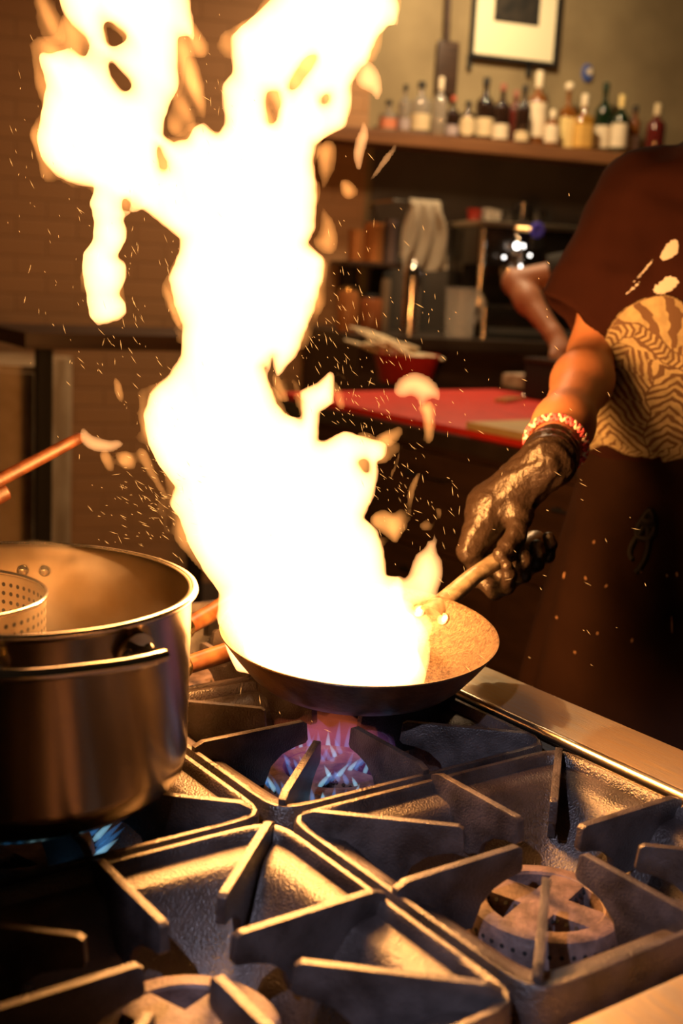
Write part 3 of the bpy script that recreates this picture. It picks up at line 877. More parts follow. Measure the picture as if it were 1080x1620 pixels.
s1, L1 = stick('wooden_spoon', s1a, s1b, 0.0085, 0.0075, 'long wooden spoon leaning up out of the saucepan behind the stockpot', 'spoon', M_wood)
bm = B(); lathe(bm, [(0, -0.05), (0.012, -0.044), (0.022, -0.02), (0.023, 0.0), (0.016, 0.03), (0.008, 0.055), (0, 0.058)], 24, Matrix.Rotation(PI / 2, 4, 'Y') @ Matrix.Diagonal((0.35, 1, 1, 1))); obj('bowl', bm, M_wood, s1)
s2, L2 = stick('wooden_spatula', at(-140, 850, 1.38), at(13, 776, 1.43), 0.010, 0.011, 'wooden spatula with a blunt round end beside the long wooden spoon', 'spatula', M_wood)
bm = B(); box(bm, (-0.06, -0.022, -0.003), (0.02, 0.022, 0.003), 0.0025); obj('blade', bm, M_wood, s2)
# two turned wooden handles lying on the back grate
def turner(name, a, b, label):
    a = np.asarray(a, float); b = np.asarray(b, float); x, y, z = basis(b - a); L = float(np.linalg.norm(b - a))
    o = empty(name, label=label, cat='spatula', mat=frame(a, x, y, z))
    bm = B(); tube(bm, [(t * 0.13, 0, 0) for t in (0, 0.04, 0.2, 0.5, 0.8, 1.0)], [0.009, 0.0135, 0.0145, 0.013, 0.0125, 0.012], 18, flat=((0, 0, 1), 0.8)); obj('handle', bm, M_olive, o)
    bm = B(); tube(bm, [(0.13, 0, 0), (0.133, 0, 0), (0.158, 0, 0), (0.160, 0, 0)], [0.0122, 0.0132, 0.0125, 0.010], 18); obj('ferrule', bm, M_brass, o)
    bm = B(); tube(bm, [(0.158, 0, 0), (0.23, 0, -0.002)], [0.004, 0.003], 10); box(bm, (0.225, -0.032, -0.003), (0.32, 0.032, -0.0015), 0.0006); obj('blade', bm, M_bright, o)
    return o
p1 = on_plane(352, 1034, (0, 0, 0.022), (0, 0, 1)); p2 = on_plane(297, 1052, (0, 0, 0.020), (0, 0, 1))
turner('metal_spatula', p1 + unit(p1 - p2) * 0.075, p2, 'spatula with a brown wooden handle and brass ferrule on the grate behind the pan')
p1 = on_plane(338, 968, (0, 0, 0.026), (0, 0, 1)); p2 = on_plane(296, 992, (0, 0, 0.024), (0, 0, 1))
turner('metal_spatula', p1 + unit(p1 - p2) * 0.06, p2 - unit(p1 - p2) * 0.03, 'farther wooden handled spatula, nearest the base of the fire')



# ------------------------------------------------------------------ the cook
M_skin = mat('warm_skin', (0.42, 0.185, 0.095), 0.5, 0, 0.15, 140, var=0.12, vscale=14, sss=0.1)
M_shirt = mat('maroon_cotton', (0.027, 0.0085, 0.0062), 0.95, 0, 0.5, 700, var=0.2, vscale=6, spec=0.08)
M_apron = mat('dark_brown_twill', (0.021, 0.0098, 0.0062), 0.9, 0, 0.4, 600, var=0.3, vscale=7, spec=0.06)
M_glove = mat('black_nitrile', (0.018, 0.012, 0.009), 0.32, 0, 1.0, 150, spec=0.35, detail=2)
M_hair = mat('dark_hair', (0.02, 0.013, 0.009), 0.5, 0, 0.6, 300, stretch=(1, 1, 0.1))
M_trouser = mat('black_trousers', (0.02, 0.018, 0.018), 0.85)
M_shoe = mat('black_shoe_leather', (0.015, 0.013, 0.012), 0.4)
TC = at(1175, 500, 1.78); TC = np.array([TC[0], TC[1], 0.0])       # centre of the trunk
def PB(x, y, z): return TC + x * RH + y * FH + z * ZZ              # x to the picture right, y away, z up
def toPB(p):
    q = p - TC
    return np.stack([q @ RH, q @ FH, p[:, 2]], 1)
WR = at(868, 728, 1.455)                      # right wrist
EL = at(940, 558, 1.745)
SH = PB(-0.180, 0.01, 0.575)
# pan handle axis in the room
HA0 = pan_pt(HS); HA1 = pan_pt(HE)
hx = unit(HA1 - HA0)
view = unit(CAM - HA1)
n2 = unit(view - (view @ hx) * hx)            # towards the camera, square to the handle
n1 = np.cross(hx, n2)
if n1[2] < 0: n1 = -n1                        # up and to the left of the handle
def HP_(s, ph, rho):
    """point by the handle: s metres from its end towards the pan, angle from the upper left round to the camera"""
    a = rad(ph)
    return HA1 - hx * s + rho * (math.cos(a) * n1 + math.sin(a) * n2)
fing = []
for s0, s1, rr, k in ((0.094, 0.104, 0.0098, 1.0), (0.066, 0.070, 0.0102, 1.04), (0.041, 0.041, 0.0098, 1.0), (0.017, 0.014, 0.0086, 0.92)):
    fing.append(([HP_(s0 - 0.006, -35, 0.040), HP_(s0, -88, 0.036 * k), HP_((s0 + s1) / 2, -138, 0.031), HP_(s1, -190, 0.026), HP_(s1, -228, 0.0245), HP_(s1, -252, 0.0245)], [rr * 1.15, rr * 1.12, rr, rr * 0.95, rr * 0.9, rr * 0.8]))
thumb = ([HP_(0.012, 18, 0.058), HP_(0.036, 38, 0.043), HP_(0.062, 58, 0.031), HP_(0.084, 66, 0.0245), HP_(0.098, 68, 0.0225)], [0.019, 0.0155, 0.0128, 0.0118, 0.0095])
palm = [([WR, HP_(0.030, -5, 0.066), HP_(0.064, -30, 0.046)], [0.0285, 0.026, 0.019]), ([WR, HP_(0.010, -20, 0.060), HP_(0.020, -40, 0.042)], [0.027, 0.023, 0.018]), ([WR, HP_(0.045, 0, 0.060), HP_(0.092, -35, 0.042)], [0.027, 0.024, 0.0155]),
        ([WR, HP_(0.012, 20, 0.060), HP_(0.036, 36, 0.044)], [0.026, 0.022, 0.0165])]
def hand_sdf(p, grow=0.0):
    d = None
    for pts, rs in palm:
        c = chain(p, pts, rs, 0.012); d = c if d is None else smin(d, c, 0.012)
    for pts, rs in fing:
        d = smin(d, chain(p, pts, rs, 0.004), 0.0045)
    d = smin(d, chain(p, *thumb, 0.004), 0.006)
    return d - grow
def limb(p, pts, rs, k=0.03): return chain(p, [np.asarray(q, float) for q in pts], rs, k)
LSH, LEL, LWR = PB(0.165, 0.02, 0.575), PB(0.25, 0.05, 0.30), PB(0.14, -0.17, 0.24)
FOOT = 0.0
def body_sdf(p):
    q = toPB(p)
    d = limb(p, [PB(0, 0.02, 0.10), PB(0, 0.02, 0.30), PB(0, 0.02, 0.48)], [0.135, 0.13, 0.14], 0.05)
    d = smin(d, limb(p, [PB(-0.12, 0.02, 0.57), PB(0.12, 0.02, 0.57)], [0.06, 0.06]), 0.06)
    d = smin(d, limb(p, [PB(0, 0.02, 0.56), PB(0, -0.005, 0.72)], [0.062, 0.056]), 0.03)
    q = q + np.array([0, 0, 0.045])
    hd = smin(ell_sdf(q, (0, -0.01, 0.845), (0.074, 0.094, 0.108)), ell_sdf(q, (0, -0.045, 0.775), (0.052, 0.055, 0.058)), 0.03)
    hd = smin(hd, chain(q, [np.array((0, -0.098, 0.845)), np.array((0, -0.122, 0.808))], [0.008, 0.014], 0.01), 0.012)   # nose
    for sx in (-1, 1):
        hd = smin(hd, ell_sdf(q, (sx * 0.077, 0.005, 0.825), (0.010, 0.020, 0.032)), 0.006)
        hd = np.maximum(hd, -ell_sdf(q, (sx * 0.031, -0.106, 0.850), (0.018, 0.016, 0.011)))
        hd = smin(hd, ell_sdf(q, (sx * 0.031, -0.090, 0.850), (0.014, 0.012, 0.012)), 0.003)
        hd = smin(hd, ell_sdf(q, (sx * 0.032, -0.097, 0.872), (0.022, 0.010, 0.006)), 0.008)
    hd = smin(hd, ell_sdf(q, (0, -0.098, 0.778), (0.024, 0.010, 0.006)), 0.006)
    hd = smin(hd, ell_sdf(q, (0, -0.096, 0.768), (0.020, 0.010, 0.006)), 0.004)
    d = smin(d, hd, 0.03)
    d = smin(d, limb(p, [SH, EL], [0.045, 0.035]), 0.02)
    mid = EL + (WR - EL) * 0.30
    d = smin(d, limb(p, [EL, mid, EL + (WR - EL) * 0.72, WR], [0.0355, 0.037, 0.034, 0.029]), 0.02)
    d = smin(d, hand_sdf(p, -0.0035), 0.01)
    d = smin(d, limb(p, [LSH, LEL, (LEL + LWR) / 2, LWR], [0.052, 0.042, 0.04, 0.029]), 0.03)
    d = smin(d, limb(p, [LWR, PB(0.10, -0.20, 0.23), PB(0.075, -0.215, 0.225)], [0.028, 0.03, 0.022]), 0.02)
    for i in range(4):
        z = 0.250 - i * 0.019
        d = smin(d, chain(p, [PB(0.085, -0.21, z), PB(0.055, -0.225, z - 0.004), PB(0.035, -0.212, z - 0.006), PB(0.038, -0.195, z - 0.006)], [0.0105, 0.010, 0.009, 0.008]), 0.004)
    d = smin(d, chain(p, [PB(0.10, -0.20, 0.25), PB(0.07, -0.20, 0.272), PB(0.048, -0.205, 0.268)], [0.014, 0.012, 0.009]), 0.008)
    for sx in (-1, 1):
        d = smin(d, limb(p, [PB(sx * 0.085, 0.02, 0.06), PB(sx * 0.10, -0.01, -0.40), PB(sx * 0.10, 0.03, -0.80)], [0.098, 0.062, 0.045]), 0.05)
        d = smin(d, limb(p, [PB(sx * 0.10, 0.04, -0.865), PB(sx * 0.115, -0.12, -0.882)], [0.040, 0.030]), 0.03)
    return d
ext = np.array([0.42, 0.42, 0])
cook = sdf_mesh('person', body_sdf, np.minimum(TC - ext, HA1 - 0.12) * [1, 1, 0] + [0, 0, FLOOR + 0.002], np.maximum(TC + ext, HA1 + 0.1) * [1, 1, 0] + [0, 0, 1.0], 0.0085, M_skin)
tag(cook, 'person in a maroon tiger print shirt and dark apron holding the flaming pan', 'person')
# shirt: loose trunk and short sleeves, hollow where the arms leave it
SLV = at(912, 497, 1.775)
def shirt_sdf(p):
    q = toPB(p)
    z = q[:, 2]
    zk = np.array([0.02, 0.175, 0.225, 0.30, 0.46, 0.54, 0.60, 0.64, 0.675])
    wk = np.array([0.185, 0.190, 0.226, 0.238, 0.236, 0.212, 0.176, 0.132, 0.085])
    dk = np.array([0.130, 0.135, 0.158, 0.152, 0.150, 0.135, 0.115, 0.090, 0.072])
    a = np.interp(z, zk, wk); b = np.interp(z, zk, dk)
    y = q[:, 1] - 0.02 + 0.02 * np.exp(-((z - 0.32) / 0.2) ** 2)
    e = (np.abs(q[:, 0] / a) ** 3.0 + np.abs(y / b) ** 3.0) ** (1 / 3.0)
    d = (e - 1) * np.minimum(a, b) * 0.85
    d = np.maximum(d, np.maximum(z - 0.672, 0.03 - z))
    def slv(s, e_, r0, r1):
        dirv = unit(e_ - s)
        c = cone_sdf(p, s, e_ + dirv * 0.12, r0, r1 + (r1 - r0) * 0.3)
        return c, (p - e_) @ dirv
    fold = 0.0035 * wob(p, 26, 0.4) + 0.002 * wob(p, 55, 2.0)
    c1, k1 = slv(SH + 0.02 * RH, SLV, 0.068, 0.058)
    c2, k2 = slv(LSH, LEL + (LSH - LEL) * 0.3, 0.080, 0.082)
    o = smin(d, np.maximum(c1, k1), 0.035); o = smin(o, np.maximum(c2, k2), 0.035)
    o = o + fold
    inner = np.minimum(np.maximum(c1 + 0.011, -(k1 + 0.035)), np.maximum(c2 + 0.011, -(k2 + 0.035)))
    o = np.maximum(o, -inner)
    nk = np.linalg.norm(q[:, :2] - np.array([0.0, 0.0]), axis=1)
    return np.maximum(o, -np.maximum(nk - 0.07, 0.62 - z))
shirt = sdf_mesh('shirt', shirt_sdf, TC - np.array([0.40, 0.40, 0]) + [0, 0, 0.0], TC + np.array([0.40, 0.40, 0.72]), 0.0055, M_shirt, cook)
# glove
CUFF = WR + (EL - WR) * 0.10
def glove_sdf(p):
    d = smin(hand_sdf(p, 0.0), cone_sdf(p, WR, CUFF, 0.0295, 0.0335), 0.012)
    d = np.maximum(d, (p - CUFF) @ unit(EL - WR))
    wr = np.exp(-(np.linalg.norm(p - WR, axis=1) / 0.06) ** 2)
    return d + 0.0011 * wob(p, 170, 1.0) + 0.0016 * wr * np.sin((p - WR) @ unit(EL - WR) * 420 + 2 * wob(p, 60, 0.5))
gl = sdf_mesh('glove', glove_sdf, np.minimum(np.minimum(WR, HA1), HP_(0.12, 180, 0.05)) - 0.06, np.maximum(np.maximum(WR, HA1), CUFF) + 0.06, 0.0026, M_glove, cook)
# plaited bracelet above the glove
M_pink = mat('pink_thread', (0.62, 0.09, 0.12), 0.6); M_white = mat('white_thread', (0.72, 0.60, 0.50), 0.6)
bd = unit(EL - WR); bx, by = unit(np.cross(bd, ZZ)), None; by = np.cross(bd, bx)
BC = WR + (EL - WR) * 0.13
for ph, mt in ((0, M_pink), (2.094, M_white), (4.189, M_pink)):
    bm = B(); pts = []
    for i in range(145):
        a = 2 * PI * i / 144; t = 12 * a + ph
        rr = 0.0375 + 0.0022 * math.cos(2 * t)
        pts.append(BC + rr * (math.cos(a) * bx + math.sin(a) * by) + bd * (0.0052 * math.sin(t)))
    tube(bm, pts, 0.0021, 8, caps=False)
    o = obj('bracelet_strand', bm, mt, cook)
    o['label'] = 'white bracelet strand' if mt is M_white else 'pink bracelet strand'
# apron skirt with folds
bm = B(); n = 160; rows = []
zs_ = [0.205, 0.195, 0.165, 0.155, 0.14, 0.08, 0.0, -0.08, -0.16, -0.24, -0.34, -0.44, -0.50]
for iz, z in enumerate(zs_):
    t = (0.205 - z) / 0.7
    ring = []
    for i in range(n):
        a = 2 * PI * i / n
        ex = 0.212 + 0.072 * min(1, t * 1.7); ey = 0.172 + 0.05 * min(1, t * 1.8)
        f = 1 + 0.035 * t * math.sin(a * 9 + 1.1 * math.sin(z * 9) + 1.0) + 0.022 * t * math.sin(a * 17 + 5 * z) + 0.006 * math.sin(a * 5 + z * 20)
        if iz in (0, 3): f *= 0.992
        if iz == 1 or iz == 2: f *= 1.012
        sag = -0.012 * math.sin(a) * (1 if iz < 4 else 0)
        ring.append(bm.verts.new(PB(ex * f * math.cos(a), 0.0 + ey * f * math.sin(a), z + sag)))
    rows.append(ring)
for a, b in zip(rows[:-1], rows[1:]):
    for i in range(n):
        j = (i + 1) % n; bm.faces.new((a[i], a[j], b[j], b[i]))
inn = [[bm.verts.new(TC * [1, 1, 0] + (np.array(v.co) - TC) * [0.985, 0.985, 1]) for v in r] for r in rows]
for a, b in zip(inn[:-1], inn[1:]):
    for i in range(n):
        j = (i + 1) % n; bm.faces.new((a[i], b[i], b[j], a[j]))
for i in range(n):
    j = (i + 1) % n
    bm.faces.new((rows[0][i], inn[0][i], inn[0][j], rows[0][j])); bm.faces.new((rows[-1][i], rows[-1][j], inn[-1][j], inn[-1][i]))
apr = obj('apron', bm, M_apron, cook, ang=70)
def apron_pt(px, py, off=0.004):
    """point on the front of the apron"""
    q = FW + (px - 540) / FPX * RT - (py - 810) / FPX * UP
    hit = BVH_A.ray_cast(Vector(CAM), Vector(q))
    return np.array(hit[0]) - off * unit(q) if hit[0] is not None else None
bpy.context.view_layer.update()
def bvh(o):
    me = o.data
    return BVHTree.FromPolygons([v.co.copy() for v in me.vertices], [tuple(p.vertices) for p in me.polygons])
BVH_A = bvh(apr); BVH_S = bvh(shirt)
bm = B()
def ap_line(pts, r):
    P = [apron_pt(*p) for p in pts]
    P = [p for p in P if p is not None]
    if len(P) > 2: tube(bm, P, r, 8)
def bez(a, b, c, n=10): return [((1 - t) ** 2 * a[0] + 2 * t * (1 - t) * b[0] + t * t * c[0], (1 - t) ** 2 * a[1] + 2 * t * (1 - t) * b[1] + t * t * c[1]) for t in [i / n for i in range(n + 1)]]
ap_line(bez((1028, 805), (990, 850), (1020, 852)), 0.004)
ap_line(bez((1028, 805), (1045, 850), (1018, 852)), 0.004)
ap_line(bez((1022, 830), (985, 870), (1000, 885)), 0.0035)
ap_line(bez((1024, 830), (1030, 880), (1005, 905)), 0.0035)
ap_line(bez((1018, 822), (1026, 832), (1034, 822)), 0.008)
obj('apron_tie', bm, M_black, cook)
# splashes on the apron
bm = B()
for (px, py, l) in ((893, 905, 10), (1062, 975, 26), (925, 912, 5), (960, 925, 4), (1012, 900, 6), (1070, 905, 7), (1054, 908, 5), (945, 1000, 4), (1000, 1010, 6), (880, 975, 4), (940, 855, 5), (908, 1030, 4)):
    p = apron_pt(px, py, 0.0008); p2 = apron_pt(px + random.uniform(-3, 3), py + l, 0.0008)
    if p is not None and p2 is not None: tube(bm, [p, (p + p2) / 2, p2], [0.0006, 0.0016, 0.0008], 6)
obj('food_splash', bm, mat('dried_splash', (0.42, 0.24, 0.13), 0.7), cook)
# printed tiger on the shirt
S_PX = 1.60 / FPX
O_PX, O_PY = 1040.0, 610.0
PO = on_plane(O_PX, O_PY, PB(0, -0.18, 0), FH)
def print_layer(name, fn, x0, x1, y0, y1, step, m):
    nx = int((x1 - x0) / step); ny = int((y1 - y0) / step)
    X, Y = np.meshgrid(x0 + step * (np.arange(nx) + .5), y0 + step * (np.arange(ny) + .5), indexing='ij')
    M = fn(X, Y)
    bm_v = {}; V = []; F = []
    def vid(i, j):
        k = (i, j)
        if k not in bm_v:
            wx = (x0 + step * i - O_PX) * S_PX; wz = -(y0 + step * j - O_PY) * S_PX
            o = PO + wx * RH + wz * ZZ - 0.3 * FH
            h = BVH_S.ray_cast(Vector(o), Vector(FH))
            bm_v[k] = None if h[0] is None or h[3] > 0.55 else len(V)
            if bm_v[k] is not None: V.append(np.array(h[0]) - 0.0012 * FH + np.array(h[1]) * 0.0004)
        return bm_v[k]
    for i, j in np.argwhere(M):
        q = [vid(i, j), vid(i + 1, j), vid(i + 1, j + 1), vid(i, j + 1)]
        if None not in q: F.append(q)
    return from_arrays(name, V, F, m, cook)
sil = smooth_poly([(1012, 480), (1045, 466), (1070, 470), (1090, 490), (1115, 520), (1135, 580), (1140, 640), (1125, 700), (1105, 742), (1088, 738), (1074, 742), (1068, 728), (1058, 738), (1046, 733), (1030, 738), (1012, 732), (985, 720), (974, 742), (964, 754), (950, 759), (946, 748), (953, 732), (964, 718), (958, 692), (948, 655), (945, 620), (955, 590), (968, 560), (974, 530), (984, 510), (998, 490)], 1)
def wnoise(X, Y, f, s): return wob(np.stack([X.ravel(), Y.ravel(), 0 * X.ravel() + s], 1), f, s).reshape(X.shape)
def sil_d(X, Y): return seg_dist(X, Y, sil) * np.where(in_poly(X, Y, sil), 1, -1)
def tiger_base(X, Y): return sil_d(X, Y) + 1.2 * wnoise(X, Y, 0.25, 1) > 0
def stripes(X, Y):
    d = sil_d(X, Y)
    def along(pl):
        best = np.full(X.shape, 1e9); sv = np.zeros(X.shape); acc = 0.0
        for (ax, ay), (bx_, by_) in zip(pl[:-1], pl[1:]):
            dx, dy = bx_ - ax, by_ - ay; L_ = math.hypot(dx, dy)
            t = np.clip(((X - ax) * dx + (Y - ay) * dy) / (L_ * L_), 0, 1)
            r = np.hypot(X - ax - t * dx, Y - ay - t * dy)
            k = r < best; sv = np.where(k, acc + t * L_, sv); best = np.minimum(best, r); acc += L_
        return sv, best
    w1 = wnoise(X, Y, 0.05, 1.3); w2 = wnoise(X, Y, 0.16, 2.1); w3 = wnoise(X, Y, 0.1, 5.2)
    ink = np.zeros(X.shape, bool)
    # haunch: nested leaf-shaped bands that climb one beside the other
    s1, r1 = along([(1002, 735), (990, 690), (985, 640), (992, 590), (1012, 545)])
    ink |= np.sin(2 * PI * (s1 + 1.25 * r1 + 5 * w1 + 2.0 * w2) / 15.5) > 0.10 + 0.55 * w3
    # shoulder and chest on the other side
    right = (X > 1036 + 9 * w1 + 0.06 * (Y - 600)) & (Y > 572)
    s2, r2 = along([(1078, 720), (1072, 660), (1082, 600), (1110, 560)])
    ink = np.where(right, np.sin(2 * PI * (s2 + 0.75 * r2 + 6 * w1 + 2.0 * w2) / 14.0) > 0.18 + 0.5 * w3, ink)
    # arched back: bands fan out from below
    back = (Y < 548 + 12 * np.sin((X - 990) * 0.035)) & (Y + 0.55 * X < 1180)
    an = np.arctan2(Y - 590, (X - 1068) * 0.9); rr = np.hypot(X - 1068, Y - 590)
    ink = np.where(back, np.sin(an * 17 + 0.035 * rr + 1.1 * w1 + 0.6 * w2) > 0.15 + 0.5 * w3, ink)
    # the tail laid across the body
    st, rt = along([(972, 552), (990, 530), (1014, 526), (1040, 543), (1062, 566), (1092, 576), (1125, 570)])
    tail = rt < 10.5
    ink = np.where(tail, np.sin(2 * PI * (st + 0.5 * rt) / 9.5) > 0.05, ink)
    ink |= (np.abs(rt - 11.2) < 1.0) & (d > 2)
    # lower legs and paws stay pale, with short strokes
    low = Y > 716 - 10 * np.sin((X - 950) * 0.05)
    ink = np.where(low, np.sin(2 * PI * (X * 0.9 + 0.5 * Y + 5 * w2) / 11.0) > 0.72, ink)
    seam = (np.abs(X - 1036 - 9 * w1 - 0.06 * (Y - 600)) < 1.2) & (Y > 580)
    return (ink & (d > 2.0)) | ((d > 0) & (d < 1.2)) | (seam & (d > 2))
print_layer('tiger_print', tiger_base, 938, 1145, 460, 764, 1.25, mat('print_ochre', (0.36, 0.30, 0.18), 0.9, var=0.3, vscale=60))
tp = print_layer('tiger_stripes', stripes, 938, 1145, 460, 764, 1.0, mat('print_umber', (0.105, 0.062, 0.038), 0.9))
for v in tp.data.vertices: v.co -= Vector(FH) * 0.0006
ws = [[(1066, 376), (1070, 396), (1060, 407), (1048, 413), (1041, 409), (1046, 394), (1054, 381)], [(1033, 456), (1037, 466), (1056, 465), (1074, 446), (1067, 439), (1055, 435), (1044, 447)], [(1003, 449), (1018, 428), (1031, 411), (1030, 418), (1014, 438), (1004, 449)], [(995, 469), (1006, 454), (1014, 446), (1010, 455), (999, 467)], [(1075, 388), (1100, 380), (1110, 400), (1085, 410)], [(950, 758), (965, 756), (985, 752), (996, 757), (985, 761), (962, 763)]]
ws = [smooth_poly(q, 1) for q in ws]
WS = []
def strokes(X, Y):
    o = np.zeros(X.shape, bool)
    for q in WS: o |= (seg_dist(X, Y, q) * np.where(in_poly(X, Y, q), 1, -1) + 1.4 * wnoise(X, Y, 0.5, 2) + 1.0 * wnoise(X + 2 * Y, 0 * Y, 0.9, 5)) > 0.3
    return o
M_pw = mat('print_white', (0.52, 0.50, 0.52), 0.9)
for q in ws:
    WS = [q]; lo_, hi_ = q.min(0) - 3, q.max(0) + 3
    print_layer('brush_stroke', strokes, lo_[0], hi_[0], lo_[1], hi_[1], 1.0, M_pw)
# hair, trousers, shoes
def hair_sdf(p):
    q = toPB(p) + np.array([0, 0, 0.045])
    d = ell_sdf(q, (0, 0.012, 0.868), (0.084, 0.101, 0.102))
    d = np.maximum(d, np.maximum(np.minimum(-0.035 - q[:, 1], 0.902 - q[:, 2]), 0.79 - q[:, 2]))
    return d + 0.003 * wob(p, 90, 0.2)
sdf_mesh('hair', hair_sdf, TC + np.array([-0.15, -0.15, 0.70]), TC + np.array([0.15, 0.15, 0.99]), 0.006, M_hair, cook)
def trouser_sdf(p):
    d = None
    for sx in (-1, 1):
        c = limb(p, [PB(sx * 0.085, 0.02, 0.06), PB(sx * 0.10, -0.01, -0.40), PB(sx * 0.10, 0.03, -0.83)], [0.112, 0.082, 0.075])
        d = c if d is None else smin(d, c, 0.03)
    d = smin(d, limb(p, [PB(-0.04, 0.02, 0.1), PB(0.04, 0.02, 0.1)], [0.142, 0.142]), 0.04)
    return np.maximum(d + 0.004 * wob(p, 30, 1), -0.85 - p[:, 2])
sdf_mesh('trousers', trouser_sdf, TC - np.array([0.28, 0.28, 0]) + [0, 0, -0.9], TC + np.array([0.28, 0.28, 0.27]), 0.012, M_trouser, cook)
for sx in (-1, 1):
    def shoe_sdf(p):
        d = limb(p, [PB(sx * 0.10, 0.05, -0.868), PB(sx * 0.112, -0.06, -0.873), PB(sx * 0.118, -0.15, -0.882)], [0.048, 0.047, 0.036])
        return np.maximum(np.maximum(d, FLOOR + 0.001 - p[:, 2]), p[:, 2] + 0.80)
    c0 = PB(sx * 0.11, -0.05, 0)
    sdf_mesh('shoe', shoe_sdf, c0 * [1, 1, 0] + np.array([-0.2, -0.2, FLOOR - 0.01]), c0 * [1, 1, 0] + np.array([0.2, 0.2, -0.79]), 0.008, M_shoe, cook)
# ------------------------------------------------------------------ the bar along the back wall
M_shelfw = mat('brown_shelf_board', (0.26, 0.115, 0.045), 0.5, 0, 0.2, 30, col2=(0.17, 0.07, 0.028), vscale=9, stretch=(0.4, 6, 6))
M_cabinet = mat('dark_brown_wood', (0.060, 0.030, 0.017), 0.5, 0, 0.2, 30, var=0.35, vscale=7, stretch=(1, 1, 6))
M_top = mat('dark_worktop', (0.05, 0.036, 0.026), 0.35, 0, 0.1, 30, var=0.3, vscale=12)
def W(x, y, z): return W0 + x * TW + y * NW + z * ZZ
def wobj(name, bm, m, parent=None, **k):
    o = obj(name, bm, m, None, **k)
    if parent is None: o.matrix_world = WALLM
    else:
        o.parent = parent; o.matrix_parent_inverse = parent.matrix_world.inverted(); o.matrix_world = WALLM
    return o
def wempty(name, x, y, z, label, cat, group=None, rz=0.0):
    o = empty(name, label=label, cat=cat, group=group, mat=Matrix.Translation(Vector(W(x, y, z))) @ frame((0, 0, 0), TW, NW, ZZ) @ Matrix.Rotation(rz, 4, 'Z'))
    return o
bm = B(); box(bm, (xsplit - 0.3, 0, zs - 0.055), (4.3, 0.21, zs), 0.004)
tag(wobj('wall_shelf', bm, M_shelfw), 'long brown wooden shelf on the wall carrying the row of bottles', 'shelf')
# bottles: (survey px of the axis, top px, foot px, width px, shape, glass, label colour, label top px, label foot px, cap colour, text)
G_AMB, G_DRK, G_GRN, G_CLR, G_RED, G_YEL = (0.30, 0.10, 0.015), (0.035, 0.016, 0.010), (0.012, 0.030, 0.012), (0.62, 0.56, 0.50), (0.16, 0.02, 0.015), (0.50, 0.24, 0.03)
gl_cache = {}
def glass(c):
    if c not in gl_cache:
        gl_cache[c] = mat('bottle_glass_%d' % len(gl_cache), c, 0.05, 0, 0, spec=1.0, trans=0.75 if c == G_CLR else 0.35, coat=1.0)
    return gl_cache[c]
lab_cache = {}
def paper(c):
    if c not in lab_cache: lab_cache[c] = mat('label_paper_%d' % len(lab_cache), c, 0.7, 0, 0, var=0.12, vscale=40)
    return lab_cache[c]
CRM, WHT, YLW, GLD, PNK, BLK, LIL = (0.72, 0.56, 0.33), (0.80, 0.66, 0.46), (0.80, 0.60, 0.24), (0.70, 0.40, 0.09), (0.60, 0.20, 0.10), (0.02, 0.016, 0.014), (0.45, 0.36, 0.36)
bottles = [
 (613, 150, 200, 27, 'square', G_CLR, PNK, 178, 193, BLK, 'squat clear bottle with a pink label, nearest the fire'),
 (638, 128, 202, 18, 'round', G_CLR, LIL, 180, 196, BLK, 'slim clear bottle between the pink label bottle and the squat decanter'),
 (663, 122, 205, 30, 'squat', G_CLR, CRM, 172, 196, BLK, 'squat clear decanter with a wide cream label'),
 (693, 118, 208, 21, 'round', G_CLR, None, 0, 0, WHT, 'clear ribbed bottle without a label, right of the squat decanter'),
 (714, 143, 209, 20, 'round', G_DRK, LIL, 188, 203, (0.45, 0.08, 0.04), 'small dark bottle with a red neck'),
 (738, 152, 210, 24, 'squat', G_DRK, CRM, 176, 205, BLK, 'short dark bottle with an oval cream label'),
 (764, 113, 211, 27, 'round', G_DRK, CRM, 175, 202, BLK, 'tall dark bottle with a square cream label left of the picture frame end'),
 (791, 124, 213, 24, 'round', G_DRK, WHT, 186, 208, (0.30, 0.10, 0.06), 'dark bottle with a small white label below its middle'),
 (812, 128, 211, 17, 'slim', G_RED, None, 0, 0, (0.32, 0.12, 0.08), 'slim dark red bottle without a label'),
 (825, 124, 214, 22, 'round', G_DRK, CRM, 195, 209, BLK, 'dark bottle with a low narrow cream band'),
 (846, 104, 219, 28, 'round', G_AMB, WHT, 152, 204, WHT, 'amber bottle with a very tall white label and pale stopper'),
 (872, 160, 217, 22, 'squat', G_AMB, WHT, 184, 210, WHT, 'short amber bottle with a white label behind the yellow label bottle'),
 (894, 118, 222, 22, 'square', G_AMB, YLW, 173, 221, WHT, 'square bottle with a bright yellow label and white ball stopper'),
 (920, 138, 223, 27, 'square', G_YEL, GLD, 184, 219, WHT, 'golden yellow bottle with a white capped neck'),
 (951, 118, 225, 26, 'round', G_GRN, WHT, 184, 217, G_GRN, 'tall dark green wine bottle with a white label'),
 (978, 137, 226, 25, 'round', G_GRN, WHT, 181, 217, YLW, 'green wine bottle with a yellow capsule and a neck band'),
 (1000, 150, 227, 18, 'slim', G_AMB, LIL, 196, 218, BLK, 'thin amber bottle beside the yellow capsule wine bottle'),
 (1035, 148, 229, 27, 'round', G_RED, None, 0, 0, CRM, 'dark red bottle standing alone at the right end above the shirt'),
]
